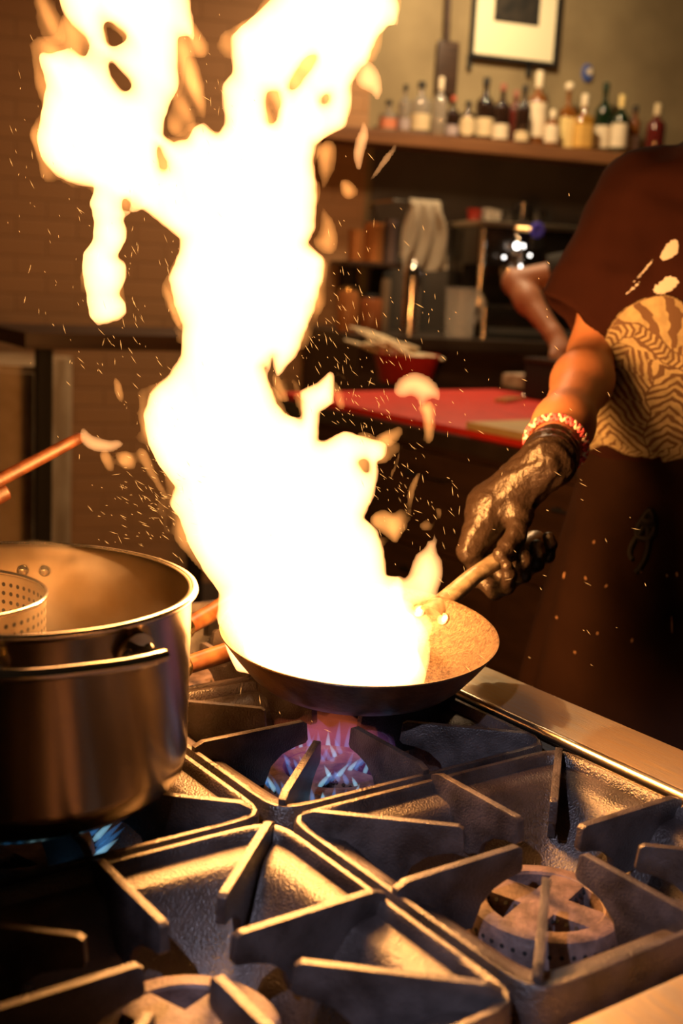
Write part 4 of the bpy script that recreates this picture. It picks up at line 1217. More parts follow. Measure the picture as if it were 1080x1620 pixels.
for bi, (px, ty, fy, wpx, shp, gc, lc, l0, l1, cc, txt) in enumerate(bottles):
    yo = 0.105 + (0.03 if bi % 2 else -0.02)
    bx0, bz0 = wallpt(px, fy, yo)
    dep = float((W(bx0, yo, bz0) - CAM) @ FW); sc_ = dep / FPX
    Hh = (fy - ty) * sc_; Rr = wpx * sc_ * 0.55
    root = wempty('bottle', bx0, yo, zs + 0.0005, txt, 'bottle', 'liquor bottles on the wall shelf')
    nr = 0.30 * Rr if shp != 'slim' else 0.4 * Rr
    sh0 = {'round': 0.60, 'square': 0.58, 'squat': 0.62, 'slim': 0.66}[shp] * Hh
    sh1 = {'round': 0.76, 'square': 0.66, 'squat': 0.76, 'slim': 0.80}[shp] * Hh
    nseg = 32
    prof = [(0, 0), (Rr * 0.9, 0), (Rr, Rr * 0.12), (Rr, sh0)] + [(nr + (Rr - nr) * (0.5 + 0.5 * math.cos(PI * t)), sh0 + (sh1 - sh0) * t) for t in (0.2, 0.4, 0.6, 0.8, 1.0)] + [(nr, Hh * 0.90), (nr * 1.12, Hh * 0.905), (nr * 1.12, Hh * 0.925), (0, Hh * 0.925)]
    bm = B(); lathe(bm, prof, nseg)
    def squarish(bm):
        if shp != 'square': return
        for v in bm.verts:
            r = math.hypot(v.co.x, v.co.y)
            if r > nr * 1.3:
                a = math.atan2(v.co.y, v.co.x); k = (abs(math.cos(a)) ** 5 + abs(math.sin(a)) ** 5) ** (-0.2)
                f = 1 + (k - 1) * min(1, (r - nr * 1.3) / (Rr - nr * 1.3))
                v.co.x *= f * 0.93; v.co.y *= f * 0.93
    squarish(bm)
    obj('glass_body', bm, glass(gc), root, ang=50)
    if lc is not None:
        z1 = (fy - l0) * sc_; z0 = max(0.006, (fy - l1) * sc_)
        bm = B(); t = bmesh.new(); a0 = math.atan2((CAM - W0) @ NW, (CAM - W(bx0, 0, 0)) @ TW)
        ra = Rr * 1.012
        cols = []
        for i in range(17):
            a = a0 + (i / 16 - 0.5) * 2.5
            zz0, zz1 = z0, z1
            if 'oval' in txt:
                e = math.sqrt(max(0.02, 1 - ((i - 8) / 8.2) ** 2)); mz_ = (z0 + z1) / 2; zz0, zz1 = mz_ - (z1 - z0) / 2 * e, mz_ + (z1 - z0) / 2 * e
            cols.append((t.verts.new((ra * math.cos(a), ra * math.sin(a), zz0)), t.verts.new((ra * math.cos(a), ra * math.sin(a), zz1))))
        for i in range(16): t.faces.new((cols[i][0], cols[i + 1][0], cols[i + 1][1], cols[i][1]))
        merge(bm, t); squarish(bm)
        obj('label', bm, paper(lc), root)
        if 'neck band' in txt:
            bm = B(); lathe(bm, [(nr * 1.9, sh0 + 0.42 * (sh1 - sh0)), (nr * 1.55, sh0 + 0.68 * (sh1 - sh0))], 24); obj('neck_band', bm, paper(WHT), root)
    bm = B(); cr = nr * 1.22
    c0 = Hh * (0.78 if cc in (WHT, YLW, PNK, CRM) else 0.88)
    if 'ball' in txt: lathe(bm, [(0, Hh * 0.86)] + [(Rr * 0.62 * math.sin(PI * t), Hh * 0.92 - Rr * 0.62 * math.cos(PI * t)) for t in (0.2, 0.35, 0.5, 0.65, 0.8)] + [(0, Hh * 0.92 + Rr * 0.62)], 20)
    else: lathe(bm, [(cr, c0), (cr * 1.03, c0 + 0.004), (cr * 1.03, Hh * 0.985), (cr * 0.9, Hh), (0, Hh)], 20)
    obj('cap', bm, paper(cc), root)
# framed picture
px0, pz0 = wallpt(739, 96); px1, _ = wallpt(876, 100)
pzb = wallpt(808, 99)[1]
PW = px1 - px0; PHt = PW * 1.42
fr = wempty('picture_frame', px0 + PW / 2, 0.0, pzb, 'black framed dark picture with a wide cream mount above the bottles', 'picture')
bm = B(); f = 0.016
for lo_, hi_ in (((-PW / 2, 0.002, 0), (PW / 2, 0.03, f)), ((-PW / 2, 0.002, PHt - f), (PW / 2, 0.03, PHt)), ((-PW / 2, 0.002, f), (-PW / 2 + f, 0.03, PHt - f)), ((PW / 2 - f, 0.002, f), (PW / 2, 0.03, PHt - f))):
    box(bm, lo_, hi_, 0.002)
obj('frame', bm, M_black, fr, smooth=False)
bm = B(); box(bm, (-PW / 2 + f, 0.003, f), (PW / 2 - f, 0.014, PHt - f)); obj('mount', bm, mat('cream_mount', (0.86, 0.76, 0.52), 0.8), fr, smooth=False)
bm = B(); box(bm, (-PW * 0.25, 0.0135, PHt * 0.27), (PW * 0.27, 0.0150, PHt * 0.78)); obj('print', bm, mat('dark_print', (0.035, 0.026, 0.018), 0.7, 0, 0, col2=(0.012, 0.010, 0.008), vscale=18, var=0.5), fr, smooth=False)
for sx in (-1, 1):
    bm = B(); xx = -PW / 2 + 0.006 if sx < 0 else PW * 0.20
    box(bm, (xx - 0.010, 0.001, -0.05), (xx + 0.010, 0.016, 0.01), 0.002); obj('bracket', bm, M_black, fr)
# dark paddle hanging on the wall, small blue tag
hx_, hz_ = wallpt(704, 150, 0.02); _, hz1 = wallpt(700, 64, 0.02)
pd = wempty('hanging_paddle', hx_, 0.012, hz_, 'dark wooden paddle hanging on the wall left of the picture', 'paddle')
bm = B(); box(bm, (-0.052, 0, 0.0), (0.048, 0.022, hz1 - hz_), 0.012); obj('blade', bm, M_cabinet, pd)
bm = B(); tube(bm, [(-0.012, 0.012, hz1 - hz_ - 0.01), (-0.018, 0.012, hz1 - hz_ + 0.2), (-0.02, 0.012, hz1 - hz_ + 0.55)], [0.014, 0.013, 0.016], 12); obj('handle', bm, M_cabinet, pd)
tx_, tz_ = wallpt(928, 116, 0.0)
tgo = wempty('wall_badge', tx_, 0.0, tz_, 'small blue and white oval badge fixed to the plaster wall', 'badge')
bm = B(); lathe(bm, [(0.0, 0.012), (0.028, 0.012), (0.033, 0.0)], 28, Matrix.Rotation(-PI / 2, 4, 'X') @ Matrix.Diagonal((0.8, 1.25, 1, 1))); obj('plate', bm, mat('badge_blue', (0.06, 0.10, 0.32), 0.4), tgo)
bm = B(); lathe(bm, [(0.0, 0.014), (0.014, 0.014), (0.014, 0.010)], 20, Matrix.Translation((0.006, 0, 0.006)) @ Matrix.Rotation(-PI / 2, 4, 'X')); obj('emblem', bm, paper(WHT), tgo)
# back counter
OFF = 0.62
zc = wallpt(715, 533, OFF)[1]
cxl, cxr = wallpt(560, 540, 0.7)[0], 4.2
bm = B(); box(bm, (cxl, 0.02, FLOOR), (cxr, 0.76, zc - 0.045)); 
bc_ = wempty('bar_counter', cxl, 0.0, FLOOR, 'dark back counter along the wall under the bottle shelf', 'counter')
wobj('cabinet', bm, M_cabinet, bc_, smooth=False)
bm = B(); box(bm, (cxl - 0.02, 0.02, zc - 0.045), (cxr, 0.79, zc), 0.004); wobj('worktop', bm, M_top, bc_)
def on_bar(px, py=533, off=OFF): return wallpt(px, py, off)[0]
def wsc(px, off=OFF): return float((on_plane(px, 500, W0 + off * NW, NW) - CAM) @ FW) / FPX
S_ = wsc(715)
# measuring jug
M_clear = mat('clear_plastic', (0.86, 0.80, 0.72), 0.22, 0, 0, trans=0.72, alpha=0.75)
ju = wempty('measuring_jug', on_bar(714), OFF + 0.07, zc, 'tall clear plastic measuring jug with a loop handle', 'jug')
jr, jh = 25 * S_, 76 * S_
bm = B(); lathe(bm, [(0, 0), (jr * 0.84, 0), (jr * 0.88, 0.006), (jr, jh), (jr * 1.05, jh + 0.004), (jr * 0.97, jh), (jr * 0.84, 0.008), (0, 0.006)], 40); obj('body', bm, M_clear, ju)
bm = B(); tube(bm, [(jr * 0.95, 0, jh * 0.9), (jr * 1.35, 0, jh * 0.86), (jr * 1.5, 0, jh * 0.7), (jr * 1.42, 0, jh * 0.5), (jr * 1.15, 0, jh * 0.38), (jr * 0.9, 0, jh * 0.33)], 0.009, 10); obj('handle', bm, M_clear, ju)
# steel flask
fl = wempty('cocktail_flask', on_bar(644), OFF + 0.02, zc, 'tall polished steel flask with a domed top beside the jug', 'flask')
fr_, fh_ = 14 * S_, 112 * S_
bm = B(); lathe(bm, [(0, 0), (fr_, 0), (fr_ * 1.02, 0.01), (fr_ * 1.02, fh_ * 0.80), (fr_ * 0.96, fh_ * 0.88), (fr_ * 0.75, fh_ * 0.95), (fr_ * 0.4, fh_ * 0.985), (0, fh_ * 0.99)], 36); obj('body', bm, M_bright, fl)
bm = B(); lathe(bm, [(0, fh_ * 0.97), (0.012, fh_ * 0.98), (0.014, fh_ * 1.0), (0.008, fh_ * 1.02), (0, fh_ * 1.02)], 20); obj('knob', bm, M_bright, fl)
# narrow chrome shaker
sk = wempty('salt_shaker', on_bar(754), OFF + 0.06, zc, 'narrow chrome shaker between the jug and the espresso machine', 'shaker')
bm = B(); lathe(bm, [(0, 0), (0.012, 0), (0.012, 0.10), (0.0125, 0.105), (0.0125, 0.135), (0.006, 0.148), (0, 0.15)], 24); obj('body', bm, M_bright, sk)
# espresso machine
M_mach = mat('dark_machine_steel', (0.10, 0.085, 0.07), 0.25, 0.9, 0.05, 40)
mx0 = on_bar(750); mx1 = on_bar(930); mtop = wallpt(800, 350, OFF)[1]
EM = wempty('espresso_machine', mx0, 0.30, zc, 'dark steel espresso machine with chrome group heads and a blue steam knob', 'coffee machine')
mh = mtop - zc; mw = mx1 - mx0
bm = B()
for xx in (0.03, mw - 0.03):
    for yy in (0.05, 0.28):
        b2 = B(); lathe(b2, [(0, 0), (0.02, 0), (0.018, 0.05), (0, 0.05)], 16, Matrix.Translation((xx, yy, 0))); obj('foot', b2, M_black, EM)
bm.free()
bm = B(); box(bm, (0, 0.0, 0.045), (mw, 0.34, 0.13), 0.012); box(bm, (0, 0.0, 0.13), (mw, 0.16, mh - 0.02), 0.012); box(bm, (0, 0.0, mh * 0.62), (mw, 0.30, mh - 0.02), 0.015); obj('body', bm, M_mach, EM)
bm = B(); box(bm, (-0.01, -0.01, mh - 0.022), (mw + 0.01, 0.32, mh), 0.008); obj('cup_tray', bm, mat('tray_steel', (0.55, 0.46, 0.34), 0.4, 1.0), EM)
bm = B(); tube(bm, [(0.012, 0.312, 0.05), (0.012, 0.312, mh - 0.03)], 0.012, 16); obj('corner_post', bm, M_bright, EM)
bm = B(); box(bm, (0.03, 0.17, 0.128), (mw - 0.03, 0.335, 0.136), 0.002); obj('drip_tray', bm, M_bright, EM)
for xx in (0.16, 0.34):
    bm = B(); lathe(bm, [(0, 0.06), (0.034, 0.06), (0.036, 0.03), (0.04, 0.0), (0.03, -0.02), (0, -0.02)], 32, Matrix.Translation((xx, 0.25, mh * 0.56)))
    lathe(bm, [(0, -0.02), (0.028, -0.02), (0.03, 0.03), (0.02, 0.05), (0, 0.052)], 24, Matrix.Translation((xx, 0.30, mh * 0.70)) @ Matrix.Rotation(-PI / 2, 4, 'X'))
    g = obj('group_head', bm, M_bright, EM)
    bm = B(); tube(bm, [(xx, 0.28, mh * 0.52), (xx + 0.01, 0.36, mh * 0.50), (xx + 0.02, 0.44, mh * 0.49)], [0.012, 0.011, 0.015], 14); obj('portafilter_handle', bm, M_black, g)
bm = B(); lathe(bm, [(0, 0.012), (0.026, 0.012), (0.030, 0.0), (0, 0.0)], 28, Matrix.Translation((0.25, 0.305, mh * 0.83)) @ Matrix.Rotation(-PI / 2, 4, 'X')); obj('gauge', bm, M_bright, EM)
kx, kz = wallpt(851, 364, 0.66); kx -= mx0; kz -= zc
bm = B(); tube(bm, [(kx - 0.075, 0.31, kz + 0.002), (kx - 0.02, 0.345, kz)], 0.009, 14); obj('valve_stem', bm, mat('brass_stem', (0.75, 0.48, 0.22), 0.3, 1), EM)
bm = B()
for i in range(9):
    a = 2 * PI * i / 9; lathe(bm, [(0, -0.008), (0.008, -0.006), (0.0095, 0), (0.008, 0.006), (0, 0.008)], 12, Matrix.Translation((kx + 0.022 * math.cos(a), 0.352, kz + 0.022 * math.sin(a))) @ Matrix.Rotation(PI / 2, 4, 'X'))
tube(bm, [(kx + 0.017 * math.cos(2 * PI * i / 24), 0.352, kz + 0.017 * math.sin(2 * PI * i / 24)) for i in range(25)], 0.0065, 10, caps=False)
lathe(bm, [(0, 0.008), (0.006, 0.007), (0.007, -0.006), (0, -0.008)], 16, Matrix.Translation((kx, 0.352, kz)) @ Matrix.Rotation(PI / 2, 4, 'X'))
kb = obj('steam_knob', bm, mat('blue_knob', (0.10, 0.09, 0.75), 0.35), EM); kb['label'] = 'blue steam knob'
bm = B(); tube(bm, [(kx - 0.07, 0.31, kz - 0.02), (kx - 0.06, 0.36, kz - 0.08), (kx - 0.055, 0.37, kz - 0.2), (kx - 0.05, 0.365, 0.17)], 0.006, 12); obj('steam_wand', bm, M_bright, EM)
M_glint = glow_mat('white_glint', (1.0, 0.93, 0.88), 9.0)  # glowing beads added in place of bright highlights on the chrome
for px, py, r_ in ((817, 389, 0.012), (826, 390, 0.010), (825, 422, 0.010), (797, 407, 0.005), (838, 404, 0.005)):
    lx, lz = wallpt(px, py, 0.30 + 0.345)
    bm = B(); lathe(bm, [(0, r_ * 0.8), (r_ * 0.7, r_ * 0.6), (r_, 0), (0, -0.004)], 16, Matrix.Translation((lx - mx0, 0.345, lz - zc)) @ Matrix.Rotation(-PI / 2, 4, 'X')); o = obj('chrome_glint', bm, M_glint, EM); o['label'] = 'added glowing white bead for a chrome highlight'
    bm = B(); tube(bm, [(lx - mx0, 0.29, lz - zc), (lx - mx0, 0.3445, lz - zc)], r_ * 0.8, 12); obj('glint_stem', bm, M_bright, EM)
# cups on the machine
for i, (px, r_, h_, c, t) in enumerate(((765, 0.032, 0.05, 'red', 'small red bowl on the espresso machine'), (787, 0.030, 0.055, 'clear', 'clear tumbler beside the red bowl on the espresso machine'), (800, 0.024, 0.05, 'clear', 'narrow clear glass, second from the red bowl'), (822, 0.034, 0.055, 'dark', 'dark glass cup left of the tall dark pile of cups'),
                               (842, 0.042, 0.085, 'dark', 'tallest dark cup standing on the espresso machine'), (866, 0.036, 0.06, 'dark', 'dark cup at the right end of the espresso machine top'))):
    cp = wempty('cup', on_bar(px), 0.44, mtop + 0.0005, t, 'cup', 'cups on the espresso machine')
    bm = B(); lathe(bm, [(0, 0), (r_ * 0.7, 0), (r_ * 0.8, 0.004), (r_, h_), (r_ * 0.93, h_), (r_ * 0.72, 0.008), (0, 0.006)], 28)
    obj('body', bm, {'red': mat('red_glaze', (0.35, 0.03, 0.02), 0.3), 'clear': M_clear, 'dark': mat('dark_glaze', (0.02, 0.017, 0.016), 0.08, 0, 0, coat=0.6)}[c], cp)
    if c != 'clear':
        bm = B(); tube(bm, [(r_ * 0.9, 0, h_ * 0.8), (r_ * 1.5, 0, h_ * 0.75), (r_ * 1.55, 0, h_ * 0.4), (r_ * 0.85, 0, h_ * 0.25)], 0.004, 8); obj('cup_handle', bm, M_black, cp)
# towel hanging from a rail on the wall
tw0, twz0 = wallpt(642, 318, 0.30); tw1, twz1 = wallpt(697, 440, 0.30)
rl = wempty('towel_rail', tw0 - 0.05, 0.0, twz0, 'short steel rail under the shelf holding the white towel', 'rail')
bm = B(); tube(bm, [(0.0, 0, 0), (0.0, 0.295, 0), (0.22, 0.295, 0), (0.22, 0, 0)], 0.007, 10); obj('bar', bm, M_bright, rl)
def towel_bm(wd, hf, hb):
    bm = B(); n, mrow = 28, 26; g = []
    for i in range(n + 1):
        u_ = i / n; row = []
        for j in range(mrow + 1):
            v_ = j / mrow
            L_ = hf + hb; sdist = v_ * L_
            if sdist < hf: zz = -(hf - sdist); yy = 0.012
            else: zz = -(sdist - hf); yy = -0.012
            top = math.exp(-(zz / 0.012) ** 2)
            fold = 0.013 * math.sin(u_ * 17 + 2.2 * math.sin(zz * 14)) * min(1, -zz * 12)
            pinch = 1 - 0.25 * math.exp(-((zz + hf * 0.1) / 0.05) ** 2) + 0.1 * (zz < -hf * 0.7) * math.sin(zz * 20)
            skew = (-zz) * 0.10 * (u_ - 0.2)
            row.append(bm.verts.new(((u_ - 0.5) * wd * pinch + skew, yy * (1 - 0.1 * top) + (fold if yy > 0 else fold * 0.5) + (0.010 if yy > 0 else -0.008) * min(1, -zz * 20), zz + 0.009 * top + 0.03 * u_ * (zz < -hf * 0.9))))
        g.append(row)
    for i in range(n):
        for j in range(mrow): bm.faces.new((g[i][j], g[i + 1][j], g[i + 1][j + 1], g[i][j + 1]))
    bmesh.ops.solidify(bm, geom=bm.faces[:], thickness=0.004)
    return bm
bm = towel_bm((tw1 - tw0) * 0.95, twz0 - twz1, (twz0 - twz1) * 0.75)
tw = obj('towel', bm, mat('white_towel', (0.66, 0.56, 0.42), 0.95, 0, 0.6, 300), None); tw.matrix_world = Matrix.Translation(Vector(W((tw0 + tw1) / 2, 0.295, twz0 + 0.007))) @ frame((0, 0, 0), TW, NW, ZZ)
tag(tw, 'white cloth towel hanging in folds over the rail by the flask', 'towel')
# jars of the bar left of the towel, half lost behind the glow
for i, (px, py, wp, hp, c, t) in enumerate(((560, 535, 34, 70, (0.42, 0.16, 0.05), 'copper coloured canister at the left end of the bar'), (598, 536, 36, 60, (0.30, 0.10, 0.035), 'short brown jar between the canister and the flask'), (620, 534, 16, 95, (0.22, 0.17, 0.12), 'slim grey bottle just left of the steel flask'))):
    o = wempty('jar', on_bar(px), OFF - 0.1, zc, t, 'jar')
    r_, h_ = wp / 2 * S_, hp * S_
    bm = B(); lathe(bm, [(0, 0), (r_ * 0.95, 0), (r_, 0.006), (r_, h_ * 0.82), (r_ * 0.85, h_ * 0.9), (0, h_ * 0.9)], 32); obj('body', bm, mat('jar_glaze', c, 0.25), o)
    bm = B(); lathe(bm, [(0, h_ * 0.9), (r_ * 0.8, h_ * 0.9), (r_ * 0.8, h_ * 0.97), (r_ * 0.3, h_), (0, h_)], 32); obj('lid', bm, M_brass if i == 0 else M_black, o)
# small storage shelf with tins under the long shelf
ux, uz = wallpt(545, 412, 0.2); ux1, _ = wallpt(632, 412, 0.2)
us = wempty('wall_shelf', ux, 0.0, uz - 0.02, 'short dark shelf under the long shelf with tins on it', 'shelf')
bm = B(); box(bm, (0, 0, 0), (ux1 - ux, 0.26, 0.02), 0.003); obj('board', bm, M_cabinet, us)
for i in range(2):
    bm = B(); box(bm, (0.04 + i * (ux1 - ux - 0.1), 0, -0.12), (0.06 + i * (ux1 - ux - 0.1), 0.2, 0.0), 0.003); obj('bracket', bm, M_black, us)
for px, wp, hp, c, t in ((562, 26, 48, (0.45, 0.17, 0.05), 'orange tin on the short dark shelf, nearest the fire'), (590, 30, 60, (0.50, 0.20, 0.06), 'taller orange tin in the middle of the short dark shelf'), (617, 20, 66, (0.16, 0.12, 0.12), 'grey tin at the right end of the short dark shelf')):
    xx = wallpt(px, 410, 0.13)[0]; r_, h_ = wp / 2 * wsc(px, 0.13), hp * wsc(px, 0.13)
    bm = B(); lathe(bm, [(0, 0), (r_, 0), (r_, h_ * 0.86), (r_ * 1.03, h_ * 0.87), (r_ * 1.03, h_), (0, h_)], 28)
    o = obj('tin', bm, mat('tin_paint', c, 0.35, 0.3), None); o.matrix_world = Matrix.Translation(Vector(W(xx, 0.13, uz + 0.0005))); tag(o, t, 'tin', 'tins on the short shelf')

# ------------------------------------------------------------------ work counter behind the cook
ZK = 0.060
H2 = at(889, 553, 3.93)
K0, K1 = np.array([-2.42, 1.50]), np.array([-0.25, 2.42])
kc = empty('work_counter', (K0[0], K0[1], FLOOR), 0, 'dark wooden work counter with drawers behind the cook', 'counter')
def kobj(name, bm, m, parent=None, **k):
    o = obj(name, bm, m, parent or kc, **k)
    if parent is None: o.location = (-K0[0], -K0[1], -FLOOR)
    return o
bm = B(); box(bm, (K0[0], K0[1] + 0.02, FLOOR), (K1[0], K1[1], ZK - 0.04)); kobj('cabinet', bm, M_cabinet, smooth=False)
bm = B(); box(bm, (K0[0] - 0.02, K0[1] - 0.01, ZK - 0.04), (K1[0] + 0.02, K1[1] + 0.02, ZK), 0.004); kobj('worktop', bm, M_top)
for ix in range(4):
    for iz in range(3):
        x0 = K0[0] + 0.02 + ix * 0.54; z1 = ZK - 0.06 - iz * 0.26
        bm = B(); box(bm, (x0, K0[1], z1 - 0.235), (x0 + 0.51, K0[1] + 0.022, z1), 0.004); d = kobj('drawer', bm, M_cabinet)
        bm = B(); tube(bm, [(x0 + 0.18, K0[1], z1 - 0.06), (x0 + 0.18, K0[1] - 0.025, z1 - 0.06), (x0 + 0.33, K0[1] - 0.025, z1 - 0.06), (x0 + 0.33, K0[1], z1 - 0.06)], 0.005, 8); obj('drawer_pull', bm, M_black, d)
def ktop(px, py, z): return on_plane(px, py, (0, 0, z), (0, 0, 1))
ZB = 0.080
bm = B(); box(bm, (-2.36, 1.505, ZK + 0.0005), (-0.95, 2.40, ZB), 0.006)
tag(obj('cutting_board', bm, mat('red_board_plastic', (0.72, 0.035, 0.016), 0.55, 0, 0.2, 90, var=0.15, vscale=12)), 'large red cutting board covering the work counter', 'cutting board')
yb = ktop(737, 668, ZB + 0.018)
bm = B(); box(bm, (yb[0], yb[1], ZB + 0.0005), (yb[0] + 0.62, yb[1] + 0.24, ZB + 0.020), 0.004)
tag(obj('cutting_board', bm, mat('yellow_board_plastic', (0.72, 0.52, 0.24), 0.5, 0, 0.2, 90, var=0.12, vscale=8)), 'pale yellow cutting board lying on the front edge of the red one', 'cutting board')
wt = ktop(792, 612, ZB)
bm = B(); box(bm, (0, 0, 0.001), (0.42, 0.20, 0.05), 0.010)
o = obj('food_box', bm, mat('white_box_card', (0.62, 0.48, 0.34), 0.7, 0, 0, col2=(0.36, 0.22, 0.14), vscale=26)); o.location = (wt[0], wt[1], ZB); tag(o, 'low pale box with a rumpled lid at the back of the red board', 'box')
cn = at(903, 560, 3.95)
ztop = float(H2[2]) - 0.030
bm = B(); box(bm, (-0.07, -0.06, 0), (0.07, 0.06, ztop - ZB - 0.0005), 0.008)
cno = empty('food_container', (cn[0], min(cn[1], 2.33), ZB + 0.0005), 0, 'black food container at the back of the red board under the fist', 'container')
obj('body', bm, M_black, cno)
bm = B(); box(bm, (-0.074, -0.064, ztop - ZB - 0.012), (0.074, 0.064, ztop - ZB), 0.004); obj('lid', bm, M_top, cno)
# wooden tongs with a steel ball end on the red board
tb = ktop(790, 634, ZB + 0.008); te = ktop(828, 630, ZB + 0.008)
tx, ty_, tz = basis(te - tb)
tg_ = empty('wooden_tongs', label='small wooden tongs with a steel end lying on the red board', cat='tongs', mat=frame(tb, tx, ty_, tz))
Lt = float(np.linalg.norm(te - tb))
for s in (-1, 1):
    bm = B(); tube(bm, [(0, s * 0.012, 0), (Lt * 0.5, s * 0.009, 0.002), (Lt * 0.92, s * 0.002, 0)], [0.007, 0.006, 0.004], 8); obj('arm', bm, mat('pale_wood', (0.55, 0.33, 0.14), 0.5), tg_)
bm = B(); lathe(bm, [(0, -0.010)] + [(0.010 * math.sin(PI * t), -0.010 * math.cos(PI * t)) for t in (0.2, 0.4, 0.6, 0.8)] + [(0, 0.010)], 16, Matrix.Translation((Lt, 0, 0.003))); obj('ball_end', bm, M_bright, tg_)
# red bowl with folded white napkins
bw = ktop(640, 606, ZB)
bo = empty('red_bowl', (bw[0], bw[1], ZB + 0.0005), 0, 'wide red bowl holding a heap of folded white cloths', 'bowl')
sb = float((bw - CAM) @ FW) / FPX
rb, hb_ = 52 * sb, 44 * sb
bm = B(); lathe(bm, [(0, 0), (rb * 0.72, 0), (rb * 0.78, 0.004), (rb, hb_), (rb * 1.03, hb_ + 0.004), (rb * 0.97, hb_), (rb * 0.74, 0.008), (0, 0.006)], 48); obj('body', bm, mat('red_enamel', (0.42, 0.03, 0.018), 0.35), bo)
M_nap = mat('white_napkin', (0.78, 0.66, 0.44), 0.9, 0, 0.3, 200)
for i in range(15):
    q = wempty('napkin', 0, 0, 0, None, None)
    t_ = i / 14
    c = bw + RH * ((-62 + 84 * t_ + random.uniform(-6, 6)) * sb) - FH * (0.04 * math.sin(i * 2.1)) + ZZ * (hb_ * 0.86 + (40 - 34 * t_) * sb * (0.35 + 0.65 * ((i * 7) % 5) / 4))
    a_ = rad(18 + 14 * math.sin(i * 1.7)); dirx = unit(-RH * math.cos(a_) * (1) + ZZ * math.sin(a_) * (1 - 0.5 * t_) + FH * 0.4 * math.sin(i * 3.3))
    fx, fy_, fz = basis(dirx)
    q.matrix_world = frame(c, fx, fy_, fz)
    bm = B(); Ln = random.uniform(0.07, 0.10)
    tube(bm, [(-Ln, 0, -0.004), (-Ln * 0.4, 0.004, 0.002), (Ln * 0.3, -0.003, 0.004), (Ln * 0.9, 0, 0.0)], [0.010, 0.013, 0.012, 0.007], 10, flat=((0, 0, 1), 0.55)); obj('cloth', bm, M_nap, q)
    tag(q, 'folded white napkin heaped in the wide red bowl behind the fire', 'napkin', 'napkins heaped in the red bowl')

# ------------------------------------------------------------------ second person at the bar
P2 = at(1040, 470, 4.05); P2 = np.array([P2[0], P2[1], 0.0])
H2 = at(889, 553, 3.93)
E2 = at(814, 446, 4.12)
W2 = H2 + unit(E2 - H2) * 0.06 + ZZ * 0.01
def Q2(x, y, z): return P2 + x * RH + y * FH + z * ZZ
S2 = Q2(-0.14, 0.05, 0.53)
M_shirt2 = mat('black_cotton', (0.022, 0.020, 0.017), 0.9)
def body2(p):
    q = p - P2; q = np.stack([q @ RH, q @ FH, p[:, 2]], 1)
    d = limb(p, [Q2(0, 0, 0.05), Q2(0, 0.02, 0.45)], [0.13, 0.14], .05)
    d = smin(d, limb(p, [Q2(-0.12, 0.03, 0.53), Q2(0.12, 0.03, 0.53)], [0.06, 0.06]), 0.06)
    d = smin(d, limb(p, [Q2(0, 0.03, 0.5), Q2(0, 0.06, 0.66)], [0.06, 0.055]), 0.03)
    hd = smin(ell_sdf(q, (0, 0.10, 0.755), (0.073, 0.092, 0.105)), ell_sdf(q, (0, 0.145, 0.69), (0.05, 0.05, 0.055)), 0.03)
    hd = smin(hd, chain(q, [np.array((0, 0.185, 0.765)), np.array((0, 0.212, 0.735))], [0.008, 0.013], 0.01), 0.012)
    for sx in (-1, 1): hd = smin(hd, ell_sdf(q, (sx * 0.075, 0.09, 0.745), (0.010, 0.02, 0.03)), 0.006)
    d = smin(d, hd, 0.03)
    d = smin(d, limb(p, [S2, E2], [0.05, 0.042]), 0.03)
    d = smin(d, limb(p, [E2, E2 + (W2 - E2) * 0.35, W2], [0.041, 0.043, 0.029]), 0.02)
    hd_ = unit(H2 - W2)
    sd = unit(np.cross(hd_, ZZ))
    d = smin(d, chain(p, [W2, H2 + hd_ * 0.01], [0.029, 0.034], .01), 0.015)
    for i in range(4):
        o_ = sd * (0.030 - 0.020 * i)
        d = smin(d, chain(p, [H2 + o_, H2 + o_ + hd_ * 0.055 + ZZ * 0.004, H2 + o_ + hd_ * 0.062 - ZZ * 0.020, H2 + o_ + hd_ * 0.036 - ZZ * 0.027], [0.011, 0.0105, 0.0095, 0.0085]), 0.004)
    d = smin(d, chain(p, [H2 + sd * 0.025 - hd_ * 0.02, H2 + sd * 0.050 + hd_ * 0.02 - ZZ * 0.008, H2 + sd * 0.040 + hd_ * 0.048 - ZZ * 0.014], [0.014, 0.012, 0.010]), 0.008)
    d = smin(d, limb(p, [Q2(0.14, 0.05, 0.53), Q2(0.22, 0.02, 0.25), Q2(0.16, 0.16, 0.10)], [0.05, 0.042, 0.03]), 0.03)
    d = smin(d, chain(p, [Q2(0.16, 0.16, 0.10), Q2(0.14, 0.21, 0.06)], [0.03, 0.026]), 0.02)
    for sx in (-1, 1):
        d = smin(d, limb(p, [Q2(sx * 0.085, 0, 0.03), Q2(sx * 0.10, 0, -0.42), Q2(sx * 0.10, -0.02, -0.82)], [0.098, 0.062, 0.045]), 0.05)
        d = smin(d, limb(p, [Q2(sx * 0.10, -0.02, -0.872), Q2(sx * 0.115, 0.13, -0.884)], [0.04, 0.03]), 0.03)
    return np.maximum(d, FLOOR + 0.001 - p[:, 2])
lo2 = np.minimum(np.minimum(P2 - 0.34, E2 - 0.1), H2 - 0.1); hi2 = np.maximum(np.maximum(P2 + 0.34, E2 + 0.1), H2 + 0.1)
p2 = sdf_mesh('person', body2, [lo2[0], lo2[1], FLOOR], [hi2[0], hi2[1], 0.90], 0.0105, M_skin)
tag(p2, 'person in black leaning a bare forearm and fist on a black container behind the cook', 'person')
